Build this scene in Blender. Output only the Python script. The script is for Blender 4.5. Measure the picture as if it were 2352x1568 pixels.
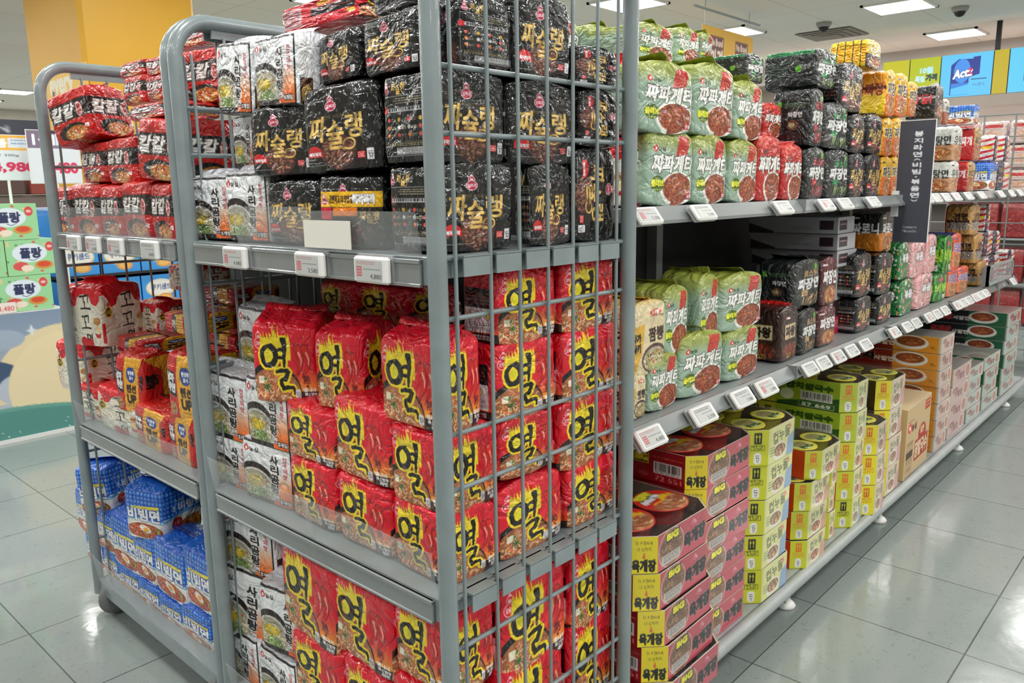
import bpy, math, random
import numpy as np
for o in list(bpy.data.objects): bpy.data.objects.remove(o)
SC = bpy.context.scene; C = SC.collection; R = math.radians
# ------------------------------------------------------------------ camera, world, exposure
from mathutils import Matrix, Vector
cam = bpy.data.cameras.new('camera'); co = bpy.data.objects.new('camera', cam); C.objects.link(co); SC.camera = co
CX = Vector((0.672944,-0.739532,-0.015446)); CD = Vector((-0.148092,-0.114241,-0.982353)); CF = Vector((0.724717,0.663356,-0.186396))      # right, down, forward
m = Matrix((CX, -CD, -CF)).transposed().to_4x4(); m.translation = Vector((0, 0, 1.3667)); co.matrix_world = m
cam.sensor_width = 36; cam.lens = 36*1832.7/2352; cam.clip_start = .05; cam.clip_end = 80
SC.view_settings.view_transform = 'Standard'; SC.view_settings.look = 'None'; SC.view_settings.gamma = 1; SC.view_settings.use_curve_mapping = False
SC.view_settings.exposure = 0.18
wd = bpy.data.worlds.new('world'); SC.world = wd; wd.use_nodes = True
wd.node_tree.nodes['Background'].inputs[0].default_value = (.9, .93, 1, 1); wd.node_tree.nodes['Background'].inputs[1].default_value = .3
SC.cycles.use_denoising = True; SC.cycles.max_bounces = 8; SC.cycles.transparent_max_bounces = 14; SC.cycles.diffuse_bounces = 5; SC.cycles.glossy_bounces = 3
SC.cycles.sample_clamp_indirect = 4; SC.cycles.caustics_reflective = False; SC.cycles.caustics_refractive = False; SC.cycles.use_light_tree = True
# ceiling lamps: troffers on a 2.2 m by 1.9 m grid; the ones the photo sees are built as fittings in their own builder
LX = [-1.7+2.2*i for i in range(7)]; LY = [-4.66+1.9*j for j in range(13)]
LAMP_POWER = 24
def lamp_light(x, y, z=3.185, pw=None, s=.56):
    l = bpy.data.lights.new('troffer_light', 'AREA'); l.shape = 'SQUARE'; l.size = s; l.energy = pw or LAMP_POWER; l.color = (1, .985, .965)
    o = bpy.data.objects.new('troffer_light', l); C.objects.link(o); o.location = (x, y, z); return o
for x in LX:
    for y in LY: lamp_light(x, y)
# ------------------------------------------------------------------ printed artwork (drawn as colour grids)
GL = {}
def glyph_tris(s):
    if s not in GL:
        cu = bpy.data.curves.new('t', 'FONT'); cu.body = s; cu.resolution_u = 3; cu.align_x = 'LEFT'
        ob = bpy.data.objects.new('t', cu); C.objects.link(ob)
        dg = bpy.context.evaluated_depsgraph_get(); dg.update()
        me = ob.evaluated_get(dg).to_mesh(); me.calc_loop_triangles()
        v = np.empty(len(me.vertices)*3); me.vertices.foreach_get('co', v); v = v.reshape(-1, 3)[:, :2]
        t = np.empty(len(me.loop_triangles)*3, dtype=np.int32); me.loop_triangles.foreach_get('vertices', t)
        tr = v[t].reshape(-1, 3, 2) if len(t) else np.zeros((0, 3, 2))
        ob.evaluated_get(dg).to_mesh_clear(); bpy.data.objects.remove(ob); bpy.data.curves.remove(cu)
        if len(tr):
            lo = tr.reshape(-1, 2).min(0); hi = tr.reshape(-1, 2).max(0)
            tr = (tr-lo)/np.maximum(hi-lo, 1e-6); asp = (hi-lo)[0]/max((hi-lo)[1], 1e-6)
        else: asp = 1
        tr[..., 1] = 1-tr[..., 1]
        GL[s] = (tr, asp)
    return GL[s]
def lin(c): c = np.asarray(c, float); return np.where(c <= .04045, c/12.92, ((c+.055)/1.055)**2.4)
def dil(m, r):
    for k in range(int(r)):
        o = m.copy(); o[1:] |= m[:-1]; o[:-1] |= m[1:]; o[:, 1:] |= m[:, :-1]; o[:, :-1] |= m[:, 1:]
        if k % 2: o[1:, 1:] |= m[:-1, :-1]; o[:-1, :-1] |= m[1:, 1:]; o[1:, :-1] |= m[:-1, 1:]; o[:-1, 1:] |= m[1:, :-1]
        m = o
    return m
class Art:
    """a printed face: colours in 0..1 sRGB, u to the right, v down, drawn at twice its final grid"""
    def __init__(s, n, m=None, col=(1, 1, 1), seed=1):
        s.w = n*2; s.h = (m or n)*2; s.a = np.ones((s.h, s.w, 3))*np.array(col)
        s.V, s.U = np.mgrid[0:s.h, 0:s.w]; s.U = (s.U+.5)/s.w; s.V = (s.V+.5)/s.h
        s.r = random.Random(seed); s.asp = s.w/s.h
    def put(s, m, c, al=1.0):
        if callable(c): c = c(s.U, s.V)
        c = np.asarray(c, float)
        if c.ndim == 1: s.a[m] = s.a[m]*(1-al)+c*al
        else: s.a[m] = s.a[m]*(1-al)+c[m]*al
        return s
    def grad(s, c0, c1, v0=0, v1=1, u=False):
        t = np.clip(((s.U if u else s.V)-v0)/(v1-v0), 0, 1)[..., None]
        return np.array(c0)*(1-t)+np.array(c1)*t
    def rect(s, u0, v0, u1, v1, c, al=1): return s.put((s.U >= u0) & (s.U < u1) & (s.V >= v0) & (s.V < v1), c, al)
    def ell(s, u, v, ru, rv, c, al=1, rot=0): return s.put(s.mell(u, v, ru, rv, rot), c, al)
    def mell(s, u, v, ru, rv, rot=0):
        x, y = s.U-u, s.V-v; k, q = math.cos(rot), math.sin(rot)
        return ((x*k+y*q)/ru)**2+((-x*q+y*k)/rv)**2 < 1
    def mpoly(s, pts):
        m = np.zeros((s.h, s.w), bool); p = np.array(pts, float)
        for i in range(len(p)):
            (x0, y0), (x1, y1) = p[i-1], p[i]
            if y0 == y1: continue
            lo, hi = sorted((y0, y1)); r0 = max(0, int(lo*s.h)-1); r1 = min(s.h, int(hi*s.h)+2)
            V = s.V[r0:r1]; U = s.U[r0:r1]
            m[r0:r1] ^= ((V >= lo) & (V < hi)) & (U < x0+(V-y0)*(x1-x0)/(y1-y0))
        return m
    def poly(s, pts, c, al=1): return s.put(s.mpoly(pts), c, al)
    def mstroke(s, pts, w0, w1=None, m=None):
        """brush stroke through pts, half-width from w0 to w1"""
        w1 = w0 if w1 is None else w1
        if m is None: m = np.zeros((s.h, s.w), bool)
        n = len(pts)-1
        for i in range(n):
            (x0, y0), (x1, y1) = pts[i], pts[i+1]; a = w0+(w1-w0)*i/n; b = w0+(w1-w0)*(i+1)/n; q = max(a, b)
            c0 = max(0, int((min(x0, x1)-q)*s.w)); c1 = min(s.w, int((max(x0, x1)+q)*s.w)+2)
            r0 = max(0, int((min(y0, y1)-q)*s.h)); r1 = min(s.h, int((max(y0, y1)+q)*s.h)+2)
            if c1 <= c0 or r1 <= r0: continue
            X = s.U[r0:r1, c0:c1]-x0; Y = s.V[r0:r1, c0:c1]-y0; dx, dy = x1-x0, y1-y0
            t = np.clip((X*dx+Y*dy)/max(dx*dx+dy*dy, 1e-9), 0, 1)
            m[r0:r1, c0:c1] |= np.hypot(X-t*dx, Y-t*dy) < a+(b-a)*t
        return m
    def stroke(s, pts, w0, w1=None, c=(0, 0, 0), al=1): return s.put(s.mstroke(pts, w0, w1), c, al)
    def mtext(s, t, u, v, w, h, rot=0, shear=0, bold=0, vert=False):
        m = np.zeros((s.h, s.w), bool)
        if vert:
            n = len(t); hh = h/n
            for i, ch in enumerate(t): m |= s.mtext(ch, u, v-h/2+hh*(i+.5), w, hh*.86, rot, shear, 0)
            return dil(m, bold) if bold else m
        tr, asp = glyph_tris(t); k, q = math.cos(rot), math.sin(rot)
        for T in tr:
            x = (T[:, 0]-.5)*w; y = (T[:, 1]-.5)*h; x = x-shear*y
            X = (u+x*k-y*q/s.asp)*s.w; Y = (v+x*q*s.asp+y*k)*s.h
            c0 = max(0, int(X.min())-1); c1 = min(s.w, int(X.max())+2); r0 = max(0, int(Y.min())-1); r1 = min(s.h, int(Y.max())+2)
            if c1 <= c0 or r1 <= r0: continue
            gy, gx = np.mgrid[r0:r1, c0:c1]; gx = gx+.5; gy = gy+.5; ins = None
            ar = (X[1]-X[0])*(Y[2]-Y[0])-(X[2]-X[0])*(Y[1]-Y[0]); sg = 1 if ar > 0 else -1; ok = True
            for i in range(3):
                j = (i+1) % 3; e = ((X[j]-X[i])*(gy-Y[i])-(Y[j]-Y[i])*(gx-X[i]))*sg >= -.01
                ok = e if ok is True else ok & e
            m[r0:r1, c0:c1] |= ok
        return dil(m, bold) if bold else m
    def text(s, t, u, v, w, h, c=(0, 0, 0), rot=0, shear=0, bold=0, vert=False, out=None, ow=2, rough=0, al=1):
        m = s.mtext(t, u, v, w, h, rot, shear, bold, vert)
        if rough:
            m = s.warp(m, rough)
        if out is not None: s.put(dil(m, ow), out, al)
        return s.put(m, c, al)
    def warp(s, m, k):
        f = 14; dx = (np.sin(s.V*37+s.U*11)+np.sin(s.V*71-s.U*53))*k*s.w; dy = (np.sin(s.U*41+2)+np.sin(s.U*67+s.V*29))*k*s.h
        yi = np.clip((s.V*s.h+dy).astype(int), 0, s.h-1); xi = np.clip((s.U*s.w+dx).astype(int), 0, s.w-1)
        return m[yi, xi]
    def food(s, u, v, ru, rv, cols, n=150, wd=.006, ln=.05, rot=0, dots=None):
        base = s.mell(u, v, ru, rv, rot); s.put(base, np.array(cols[0])*.72)
        for i in range(n):
            r = math.sqrt(s.r.random()); a = s.r.uniform(0, 6.28); x = u+ru*r*math.cos(a)*.93; y = v+rv*r*math.sin(a)*.93
            th = s.r.uniform(0, 3.14); cur = s.r.uniform(-1.6, 1.6); c = s.r.choice(cols); l = s.r.uniform(.4, 1)*ln; pts = [(x, y)]
            for k in range(3): x += l/3*math.cos(th); y += l/3*math.sin(th); th += cur/3; pts.append((x, y))
            b = s.r.uniform(.75, 1.12)
            m = s.mstroke(pts, wd*s.r.uniform(.6, 1.3)); s.put(m & base, np.clip(np.array(c)*b, 0, 1))
        for (c, k, sz) in (dots or []):
            for i in range(k):
                r = math.sqrt(s.r.random())*.8; a = s.r.uniform(0, 6.28)
                s.put(s.mell(u+ru*r*math.cos(a), v+rv*r*math.sin(a), sz*s.r.uniform(.6, 1.3), sz*s.r.uniform(.5, 1), s.r.uniform(0, 3)) & base, c)
        return s
    def small(s, u0, v0, u1, v1, rows, c, al=.9, h=.4):
        """blocks of fine print too small to read"""
        dv = (v1-v0)/rows
        for i in range(rows):
            x = u0
            while x < u1-.01:
                l = s.r.uniform(.01, .05); s.rect(x, v0+dv*i, min(u1, x+l), v0+dv*(i+h), c, al); x += l+s.r.uniform(.006, .014)
        return s
    def onion_logo(s, u, v, k, txt, c=(1, .92, .93), bg=(.86, .12, .2)):
        s.ell(u, v-.55*k, .36*k, .38*k, c); s.ell(u, v-.95*k, .13*k, .13*k, c); s.ell(u, v+.15*k, .62*k, .5*k, c)
        s.ell(u, v-.55*k, .29*k, .31*k, bg); s.ell(u, v+.15*k, .54*k, .42*k, bg)
        s.ell(u, v-.5*k, .2*k, .2*k, c); return s.text(txt, u, v+.17*k, .85*k, .4*k, c, bold=1)
    def drop_logo(s, u, v, k, txt, c=(.1, .1, .1)):
        s.ell(u, v, .5*k, .5*k, (.85, .1, .12)); s.ell(u+.04*k, v-.02*k, .2*k, .26*k, (1, 1, 1)); s.poly([(u-.1*k, v-.5*k), (u+.2*k, v-.7*k), (u+.25*k, v-.35*k)], (.85, .1, .12))
        return s.text(txt, u+1.35*k, v+.08*k, 1.5*k, .75*k, c, bold=1)
    def cart_badge(s, u, v, k):
        s.rect(u-.5*k, v-.8*k, u+.5*k, v+.8*k, (.9, .9, .92)); s.rect(u-.42*k, v-.4*k, u+.42*k, v-.3*k, (.2, .2, .25))
        m = s.mstroke([(u-.35*k, v-.15*k), (u-.2*k, v-.1*k), (u-.12*k, v+.35*k), (u+.25*k, v+.35*k), (u+.35*k, v-.05*k), (u-.15*k, v-.05*k)], .05*k); s.put(m, (.15, .15, .2))
        s.ell(u-.08*k, v+.55*k, .07*k, .07*k, (.15, .15, .2)); return s.ell(u+.2*k, v+.55*k, .07*k, .07*k, (.15, .15, .2))
    def barcode(s, u0, v0, u1, v1):
        s.rect(u0, v0, u1, v1, (.95, .95, .95)); x = u0+.01
        while x < u1-.012: l = s.r.uniform(.002, .008); s.rect(x, v0+(v1-v0)*.08, x+l, v0+(v1-v0)*.78, (.1, .1, .1)); x += l+s.r.uniform(.003, .007)
        return s.small(u0+.01, v0+(v1-v0)*.82, u1-.01, v1, 1, (.1, .1, .1))
    def done(s):
        a = s.a.reshape(s.h//2, 2, s.w//2, 2, 3).mean((1, 3)); return np.clip(a, 0, 1)
WHT = (.95, .95, .96); BLK = (.06, .06, .07)
def yeol(s, u, v, k, sh=.0):
    """brush lettering of the syllable, black inside a yellow flame"""
    P = lambda pts: [(u+(x-sh*y)*k, v+y*k) for x, y in pts]; m = None
    ring = [(-.28+.2*math.cos(a), -.28+.25*math.sin(a)) for a in np.linspace(-1.2, 5.3, 26)]
    m = s.mstroke(P(ring), .085*k, .05*k, m)
    m = s.mstroke(P([(-.05, -.42), (.05, -.45), (.17, -.44)]), .045*k, .05*k, m)
    m = s.mstroke(P([(-.05, -.22), (.05, -.24), (.17, -.23)]), .04*k, .045*k, m)
    m = s.mstroke(P([(.15, -.72), (.19, -.6), (.17, -.3), (.15, -.02)]), .085*k, .035*k, m)
    m = s.mstroke(P([(-.06, .13), (.08, .1), (.22, .09), (.25, .13), (.2, .24), (.17, .32)]), .05*k, .06*k, m)
    m = s.mstroke(P([(.2, .3), (.08, .34), (.04, .37), (.07, .5), (.12, .56)]), .05*k, .055*k, m)
    m = s.mstroke(P([(.1, .57), (.22, .53), (.36, .55), (.42, .62), (.4, .7)]), .06*k, .03*k, m)
    m = s.warp(m, .0028)
    y = dil(m, max(2, int(.055*k*s.w)))
    y |= s.mell(u-.26*k, v-.26*k, .25*k, .3*k)
    for i in range(46):
        a = s.r.uniform(-.55, .33); b = v+(-.62+abs(a+.1)*.35)*k; h = s.r.uniform(.2, .5)*k; w = s.r.uniform(.02, .05)*k; X = u+a*k
        y |= s.mpoly([(X-w, b+.3*k), (X+w, b+.3*k), (X+w*.4+.03*k, b-h*.4), (X+.05*k*s.r.uniform(-1, 1.4), b-h)])
    s.put(dil(y, max(1, s.w//220)), (.86, .35, .1)); s.put(y, lambda U, V: (np.array([.96, .86, .15])*(1-((V-v)*1.1)[..., None]*.0)))
    s.put(m, (.07, .06, .05)); s.ell(u-.28*k, v-.29*k, .08*k, .12*k, (.88, .85, .15))
def art_red_front(n, seed=1):
    s = Art(n, col=(.87, .06, .17), seed=seed); s.put(s.V > .45, s.grad((.87, .06, .17), (.98, .66, .2), .5, .86)); s.rect(0, .86, 1, 1, (.16, .09, .09))
    s.put(s.V > -1, s.a); s.ell(.3, .9, .44, .42, (.07, .05, .05)); s.food(.33, .91, .4, .36, [(.9, .56, .36), (.96, .75, .52), (.88, .42, .28), (.95, .86, .68)], 300, .008, .08, dots=[((.85, .2, .18), 7, .03), ((.35, .52, .25), 6, .022), ((.6, .66, .35), 5, .02)])
    s.rect(.1, .66, .19, .76, (.93, .9, .8)); 
    for i in range(9): a = i*.7; s.stroke([(.24, .8), (.24+.07*math.cos(a), .8+.07*math.sin(a))], .008, .004, (.18, .42, .2))
    for dx in (0, .11): s.stroke([(.68+dx, .2), (.69+dx, .27)], .008, .01, (.25, .3, .1)); s.stroke([(.7+dx, .27), (.75+dx, .4), (.74+dx, .52), (.66+dx, .66)], .062, .018, (.48, .02, .05)); s.stroke([(.7+dx, .27), (.748+dx, .4), (.738+dx, .52), (.66+dx, .66)], .05, .011, (.84, .1, .1)); s.stroke([(.72+dx, .33), (.755+dx, .43), (.745+dx, .5)], .014, .005, (.98, .68, .6))
    s.onion_logo(.13, .2, .15, '오뚜기', (.97, .75, .77), (.87, .06, .17)); yeol(s, .42, .53, .52)
    s.text('熱', .82, .7, .1, .12, (.45, .05, .08), bold=1); s.ell(.83, .79, .018, .018, (.4, .05, .05))
    s.rect(.78, .86, 1, 1, (.2, .12, .1)); s.text('열나게', .86, .84, .19, .05, WHT, bold=1); s.text('화끈한맛', .88, .9, .2, .045, WHT, bold=1); s.text('라면', .9, .96, .12, .055, WHT, bold=1)
    s.cart_badge(.68, .9, .075); return s.done()
def art_red_back(n, seed=2):
    s = Art(n, col=(.8, .06, .14), seed=seed); s.put(s.V > .5, s.grad((.8, .06, .14), (.9, .4, .15), .6, .95)); s.rect(0, .86, 1, 1, (.14, .08, .08))
    s.rect(.1, .22, .9, .5, (.06, .05, .06)); s.rect(.1, .5, .9, .84, (.9, .88, .9)); s.small(.15, .27, .85, .47, 4, (.75, .3, .3), .8)
    for i in range(3): s.ell(.26+.24*i, .6, .085, .07, (.75, .6, .66)); s.ell(.26+.24*i, .6, .06, .045, (.85, .62+.08*i, .3))
    s.small(.15, .71, .85, .82, 4, (.35, .3, .32), .7); s.rect(.14, .88, .86, .95, (.75, .75, .75)); s.small(.15, .885, .85, .95, 3, (.2, .2, .2)); return s.done()
def art_white(n, seed=3):
    s = Art(n, col=(.86, .88, .89), seed=seed); F = (.15, .1, .1)
    s.put(s.V > -1, s.grad((.95, .96, .97), (.86, .87, .88), 0, 1))
    s.put(s.V > .45, s.grad(s.a, (.97, .45, .1), .5, .95)) if 0 else None
    t = np.clip((s.V-.42)/.45, 0, 1)*np.clip((s.U-.5)/.15, 0, 1); s.a = s.a*(1-t[..., None])+np.array([.96, .42, .1])*t[..., None]
    s.ell(.28, .72, .4, .37, F); s.ell(.28, .78, .38, .33, (.8, .8, .78)); s.food(.29, .76, .32, .28, [(.88, .85, .72), (.93, .9, .8), (.8, .77, .62)], 200, .006, .09, dots=[((.7, .3, .25), 6, .018)])
    s.food(.27, .68, .18, .09, [(.96, .82, .2), (.98, .88, .35)], 50, .008, .08); s.food(.34, .86, .17, .1, [(.55, .68, .35), (.75, .82, .6)], 40, .009, .05)
    s.rect(0, .92, .62, 1, F); s.rect(.72, .86, .95, .95, (.25, .12, .08)); s.text('5개입', .835, .905, .2, .065, WHT, bold=1)
    s.drop_logo(.13, .13, .11, '농심'); s.small(.1, .05, .34, .07, 1, (.5, .5, .5))
    s.text('사리곰탕', .66, .47, .145, .64, (.1, .07, .07), vert=True, bold=max(1, n//60), rough=.0016, out=(.93, .93, .93), ow=2); s.text('면', .665, .855, .1, .09, WHT, bold=1, out=(.1, .07, .07), ow=2)
    s.text('진국의맛', .86, .32, .07, .38, (.75, .2, .25), vert=True, bold=1)
    for q in ((0, 0, .02, 1), (.975, 0, 1, 1), (0, 0, 1, .018), (0, .985, 1, 1)): s.rect(*q, (.12, .1, .1))
    return s.done()
def art_silver(n, seed=4):
    s = Art(n, col=(.9, .91, .92), seed=seed); s.rect(.42, 0, .58, 1, (.84, .85, .87)); s.rect(.1, .6, .12, 1, (.2, .15, .15)); s.rect(.12, .62, .4, 1, (.3, .18, .12)); s.food(.25, .85, .12, .14, [(.8, .6, .3), (.9, .8, .5)], 40, .008, .06)
    s.rect(0, 0, .02, 1, (.12, .1, .1)); return s.done()
def stars(s, n, c=(.62, .63, .6)):
    for i in range(9):
        for j in range(9):
            u = (i+.5+(j % 2)*.5)/9; v = (j+.5)/9; k = .009+.006*s.r.random()
            s.stroke([(u, v-k*1.4), (u, v+k*1.4)], .0028, None, c)
            if (i*7+j*3) % 5 == 0: s.stroke([(u-k, v), (u+k, v)], .0026, None, c); s.ell(u, v, .006, .006, (.85, .85, .8))
GOLD = lambda U, V: np.array([.8, .66, .36])*(.72+.5*np.abs(np.sin(U*17+V*9)))[..., None]
def jja(s, u, v, k, c=GOLD):
    s.text('짜', u-.34*k, v-.02*k, .3*k, .42*k, c, bold=max(1, int(.028*k*s.w)//2), shear=.1); s.text('슐', u-.03*k, v+.1*k, .28*k, .46*k, c, bold=max(1, int(.022*k*s.w)//2)); s.text('랭', u+.3*k, v-.03*k, .27*k, .38*k, c, bold=max(1, int(.026*k*s.w)//2))
    cur = [(u-.1*k+.05*k*i, v+.33*k-.02*k*math.sin(i*.8)) for i in range(6)]+[(u+.2*k+.1*k*math.cos(a), v+.26*k+.09*k*math.sin(a)) for a in np.linspace(2.4, -3.2, 14)]
    s.stroke(cur, .016*k, .014*k, c)
def art_black_front(n, seed=5):
    s = Art(n, col=(.05, .055, .06), seed=seed); stars(s, n); s.onion_logo(.42, .2, .12, '오뚜기', (.95, .8, .84), (.72, .12, .25))
    s.text('짜장면의 새로운기준', .45, .345, .42, .045, (.62, .52, .35)); s.ell(.5, .82, .33, .25, (.09, .06, .06))
    s.food(.48, .78, .22, .22, [(.36, .2, .16), (.5, .3, .25), (.66, .43, .36), (.24, .13, .1)], 230, .008, .06, dots=[((.62, .4, .33), 14, .016), ((.75, .62, .3), 5, .012)])
    jja(s, .48, .5, .72); s.poly([(.06, .82)]+[(.17+.11*math.cos(a), .78-.1*math.sin(a)) for a in np.linspace(3.1, 0, 12)]+[(.29, .82)], (.84, .14, .16)); s.text('복작복작', .175, .785, .17, .05, WHT, bold=1)
    s.rect(.72, .8, .81, .88, (.85, .15, .15)); s.small(.725, .81, .805, .88, 3, WHT); s.cart_badge(.88, .84, .085); s.small(.04, .92, .36, .95, 1, (.7, .7, .7)); return s.done()
def art_black_info(n, seed=6):
    s = Art(n, col=(.045, .05, .055), seed=seed); stars(s, n, (.4, .4, .4)); s.onion_logo(.14, .14, .09, '오뚜기', (.95, .8, .84), (.72, .12, .25)); jja(s, .37, .12, .26)
    for q in ((.06, .22, .94, .227), (.06, .92, .94, .927), (.06, .22, .067, .92), (.933, .22, .94, .92)): s.rect(*q, (.6, .6, .62))
    s.small(.3, .25, .9, .33, 3, (.75, .72, .6)); s.rect(.06, .36, .94, .41, (.8, .8, .82)); s.small(.16, .365, .9, .41, 1, (.15, .15, .15), h=.8); s.poly([(.03, .42), (.03, .36), (.08, .33), (.14, .36), (.14, .42)], (.8, .15, .2))
    for i in range(3):
        for j in range(4): s.r.random(); s.ell(.16+.2*j, .5+.09*i, .03, .025, s.r.choice([(.85, .3, .3), (.85, .7, .25), (.8, .8, .8), (.85, .45, .2)])); s.small(.2+.2*j, .49+.09*i, .3+.2*j, .53+.09*i, 2, (.75, .7, .6))
    s.small(.12, .76, .9, .82, 3, (.7, .66, .5)); s.rect(.3, .83, .94, .91, (.72, .73, .74)); s.small(.32, .835, .92, .91, 4, (.2, .2, .2)); return s.done()
def art_black_side(n, seed=7):
    s = Art(n, col=(.045, .05, .055), seed=seed); stars(s, n); s.text('복작', .82, .24, .2, .07, (.8, .6, .65)); s.onion_logo(.86, .3, .1, '오뚜기', (.95, .8, .84), (.72, .12, .25)); s.food(.92, .85, .2, .2, [(.3, .17, .13), (.45, .25, .2)], 60, .008, .06); return s.done()
def art_black_turned(n, seed=8): return np.rot90(art_black_front(n, seed), 3).copy()
def art_kal(n, seed=9, big=1):
    s = Art(n, col=(.75, .11, .09), seed=seed); s.rect(0, .2, 1, .58, (.13, .09, .09)); s.text('칼칼', .4, .39, .54, .27, (.93, .92, .9), shear=.25, bold=max(2, n//36), out=(.2, .1, .1), ow=1)
    s.ell(.8, .42, .075, .15, (.93, .7, .68)); s.text('닭면', .8, .42, .08, .22, (.6, .1, .1), vert=True, bold=1)
    s.stroke([(.02, .78), (.2, .66), (.45, .62)], .008, .004, (.5, .08, .06)); s.ell(.52, .82, .34, .17, (.1, .06, .06)); s.food(.6, .86, .27, .14, [(.9, .6, .25), (.95, .75, .4), (.85, .3, .15), (.9, .85, .6)], 120, .008, .07, dots=[((.8, .12, .1), 5, .025), ((.95, .9, .8), 4, .022)])
    s.text('4입', .88, .78, .1, .08, WHT, bold=1); s.small(.2, .13, .4, .15, 1, (.9, .6, .6)); return s.done()
def ggo(s, u, v, k, c=(.07, .06, .06)):
    def G(x, y, q):
        m = s.mstroke([(x-.3*q, y-.32*q), (x-.05*q, y-.35*q), (x-.08*q, y+.0*q)], .05*q, .03*q); s.mstroke([(x+.02*q, y-.36*q), (x+.28*q, y-.4*q), (x+.24*q, y-.02*q)], .06*q, .03*q, m)
        s.mstroke([(x+.0*q, y-.04*q), (x-.02*q, y+.28*q)], .04*q, .04*q, m); s.mstroke([(x-.36*q, y+.32*q), (x+.1*q, y+.28*q), (x+.4*q, y+.3*q)], .035*q, .055*q, m); s.put(m, c)
    G(u, v-.3*k, .38*k); G(u-.02*k, v+.08*k, .34*k); s.text('면', u+.06*k, v+.38*k, .16*k, .19*k, c, bold=1)
def art_ggo(n, seed=10):
    s = Art(n, col=(.92, .9, .83), seed=seed); s.poly([(0, 0), (1, 0), (1, .2), (.9, .3), (.78, .26), (.72, .12), (.62, .09), (.5, .1), (.42, .16), (.36, .3), (.24, .34), (.18, .2), (.1, .1), (0, .12)], (.85, .1, .15))
    ggo(s, .6, .52, .92); s.ell(.18, .42, .085, .1, (.9, .75, .2)); s.ell(.18, .42, .06, .075, (.12, .1, .08)); s.text('10', .18, .42, .09, .08, (.9, .75, .2), bold=1); s.ell(.18, .29, .03, .04, (.8, .3, .15))
    s.ell(.88, .56, .09, .07, (.8, .6, .35)); s.small(.82, .53, .94, .6, 3, (.6, .35, .15)); s.ell(.88, .7, .06, .055, (.95, .85, .6)); s.poly([(.8, .76), (.88, .79), (.96, .76), (.93, .85), (.83, .85)], (.8, .15, .15))
    s.ell(.5, .93, .09, .09, (.82, .12, .18)); s.ell(.64, .95, .09, .08, (.82, .12, .18)); s.rect(.0, .6, .08, .95, (.85, .12, .17)); s.small(.24, .17, .38, .2, 1, (.6, .3, .4)); return s.done()
def art_namja(n, seed=11):
    s = Art(n, col=(.8, .14, .13), seed=seed); s.poly([(.4, 0), (.98, 0), (.82, .25), (.82, 1), (.34, 1), (.34, .3)], (.93, .68, .18)); s.poly([(.03, .2), (.3, .26), (.31, .66), (.05, .6)], (.12, .12, .14))
    s.text('남자', .17, .34, .2, .14, WHT, bold=2, rot=.2); s.text('라면', .18, .5, .2, .14, WHT, bold=2, rot=.2); s.ell(.58, .3, .15, .15, (.15, .28, .6)); s.text('한정판', .58, .27, .2, .07, WHT, bold=1); s.text('출시', .58, .36, .12, .06, WHT, bold=1)
    s.text('텐션', .58, .56, .3, .14, (.2, .13, .08), bold=2); s.text('UP', .58, .75, .28, .15, (.2, .13, .08), bold=3); s.small(.45, .88, .75, .91, 1, (.2, .1, .1)); s.ell(.15, .85, .13, .11, (.75, .6, .5)); s.food(.15, .85, .11, .09, [(.85, .65, .4), (.6, .3, .2)], 40, .008, .05)
    s.text('라면', .92, .42, .1, .25, (.1, .08, .08), bold=2); return s.done()
def check(s, u0=0, v0=0, u1=1, v1=.55):
    m = (s.U >= u0) & (s.U < u1) & (s.V >= v0) & (s.V < v1); s.put(m, (.08, .33, .74)); k = 11
    a = np.sin(s.U*k*3.1416)*np.sin(s.V*k*3.1416); s.put(m & (np.abs(a) > .45), (.3, .57, .9)); s.put(m & (np.abs(a) > .8), (.4, .66, .95))
def art_blue(n, seed=12):
    s = Art(n, col=(.9, .92, .94), seed=seed); check(s, 0, 0, 1, .6); s.poly([(0, .6), (.4, .55), (1, .62), (1, .7), (0, .66)], (.45, .7, .85)); s.poly([(0, .63), (.4, .58), (1, .65), (1, 1), (0, 1)], (.93, .92, .9))
    s.poly([(.2, .33), (.9, .28), (.9, .34), (.2, .39)], (.93, .85, .2)); s.text('비빔면', .5, .49, .8, .25, WHT, bold=max(2, n//34), out=(.05, .14, .42), ow=max(2, n//40), rough=.001)
    s.food(.5, .82, .46, .16, [(.85, .4, .18), (.8, .25, .12), (.93, .6, .3), (.9, .45, .5)], 190, .008, .08, dots=[((.55, .7, .3), 8, .03), ((.85, .2, .2), 4, .02)]); s.ell(.52, .78, .15, .07, (.97, .95, .9), rot=.3); s.ell(.53, .79, .07, .045, (.95, .7, .2)); return s.done()
def art_blue_side(n, seed=13):
    s = Art(n, col=(.93, .92, .9), seed=seed); check(s, 0, 0, 1, .55); s.poly([(0, .58), (.5, .5), (1, .55), (1, .6), (.5, .56), (0, .64)], (.45, .7, .85)); s.small(.3, .24, .52, .28, 1, (.75, .8, .55), h=.9); s.rect(.66, .25, .95, .28, (.93, .85, .2))
    s.text('팔도', .28, .4, .07, .13, (.85, .9, .95), vert=True, bold=1); s.text('비빔면', .66, .4, .56, .17, WHT, bold=max(1, n//50)); s.ell(.32, .7, .14, .13, (.85, .7, .4)); s.ell(.32, .7, .12, .11, (.72, .12, .15)); s.small(.23, .67, .41, .75, 3, (.95, .8, .6))
    s.food(.7, .8, .32, .14, [(.85, .4, .18), (.75, .2, .12), (.93, .6, .3), (.55, .65, .3)], 120, .008, .07, dots=[((.85, .5, .15), 10, .04)]); s.ell(.92, .72, .06, .06, (.95, .9, .8)); return s.done()
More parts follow.
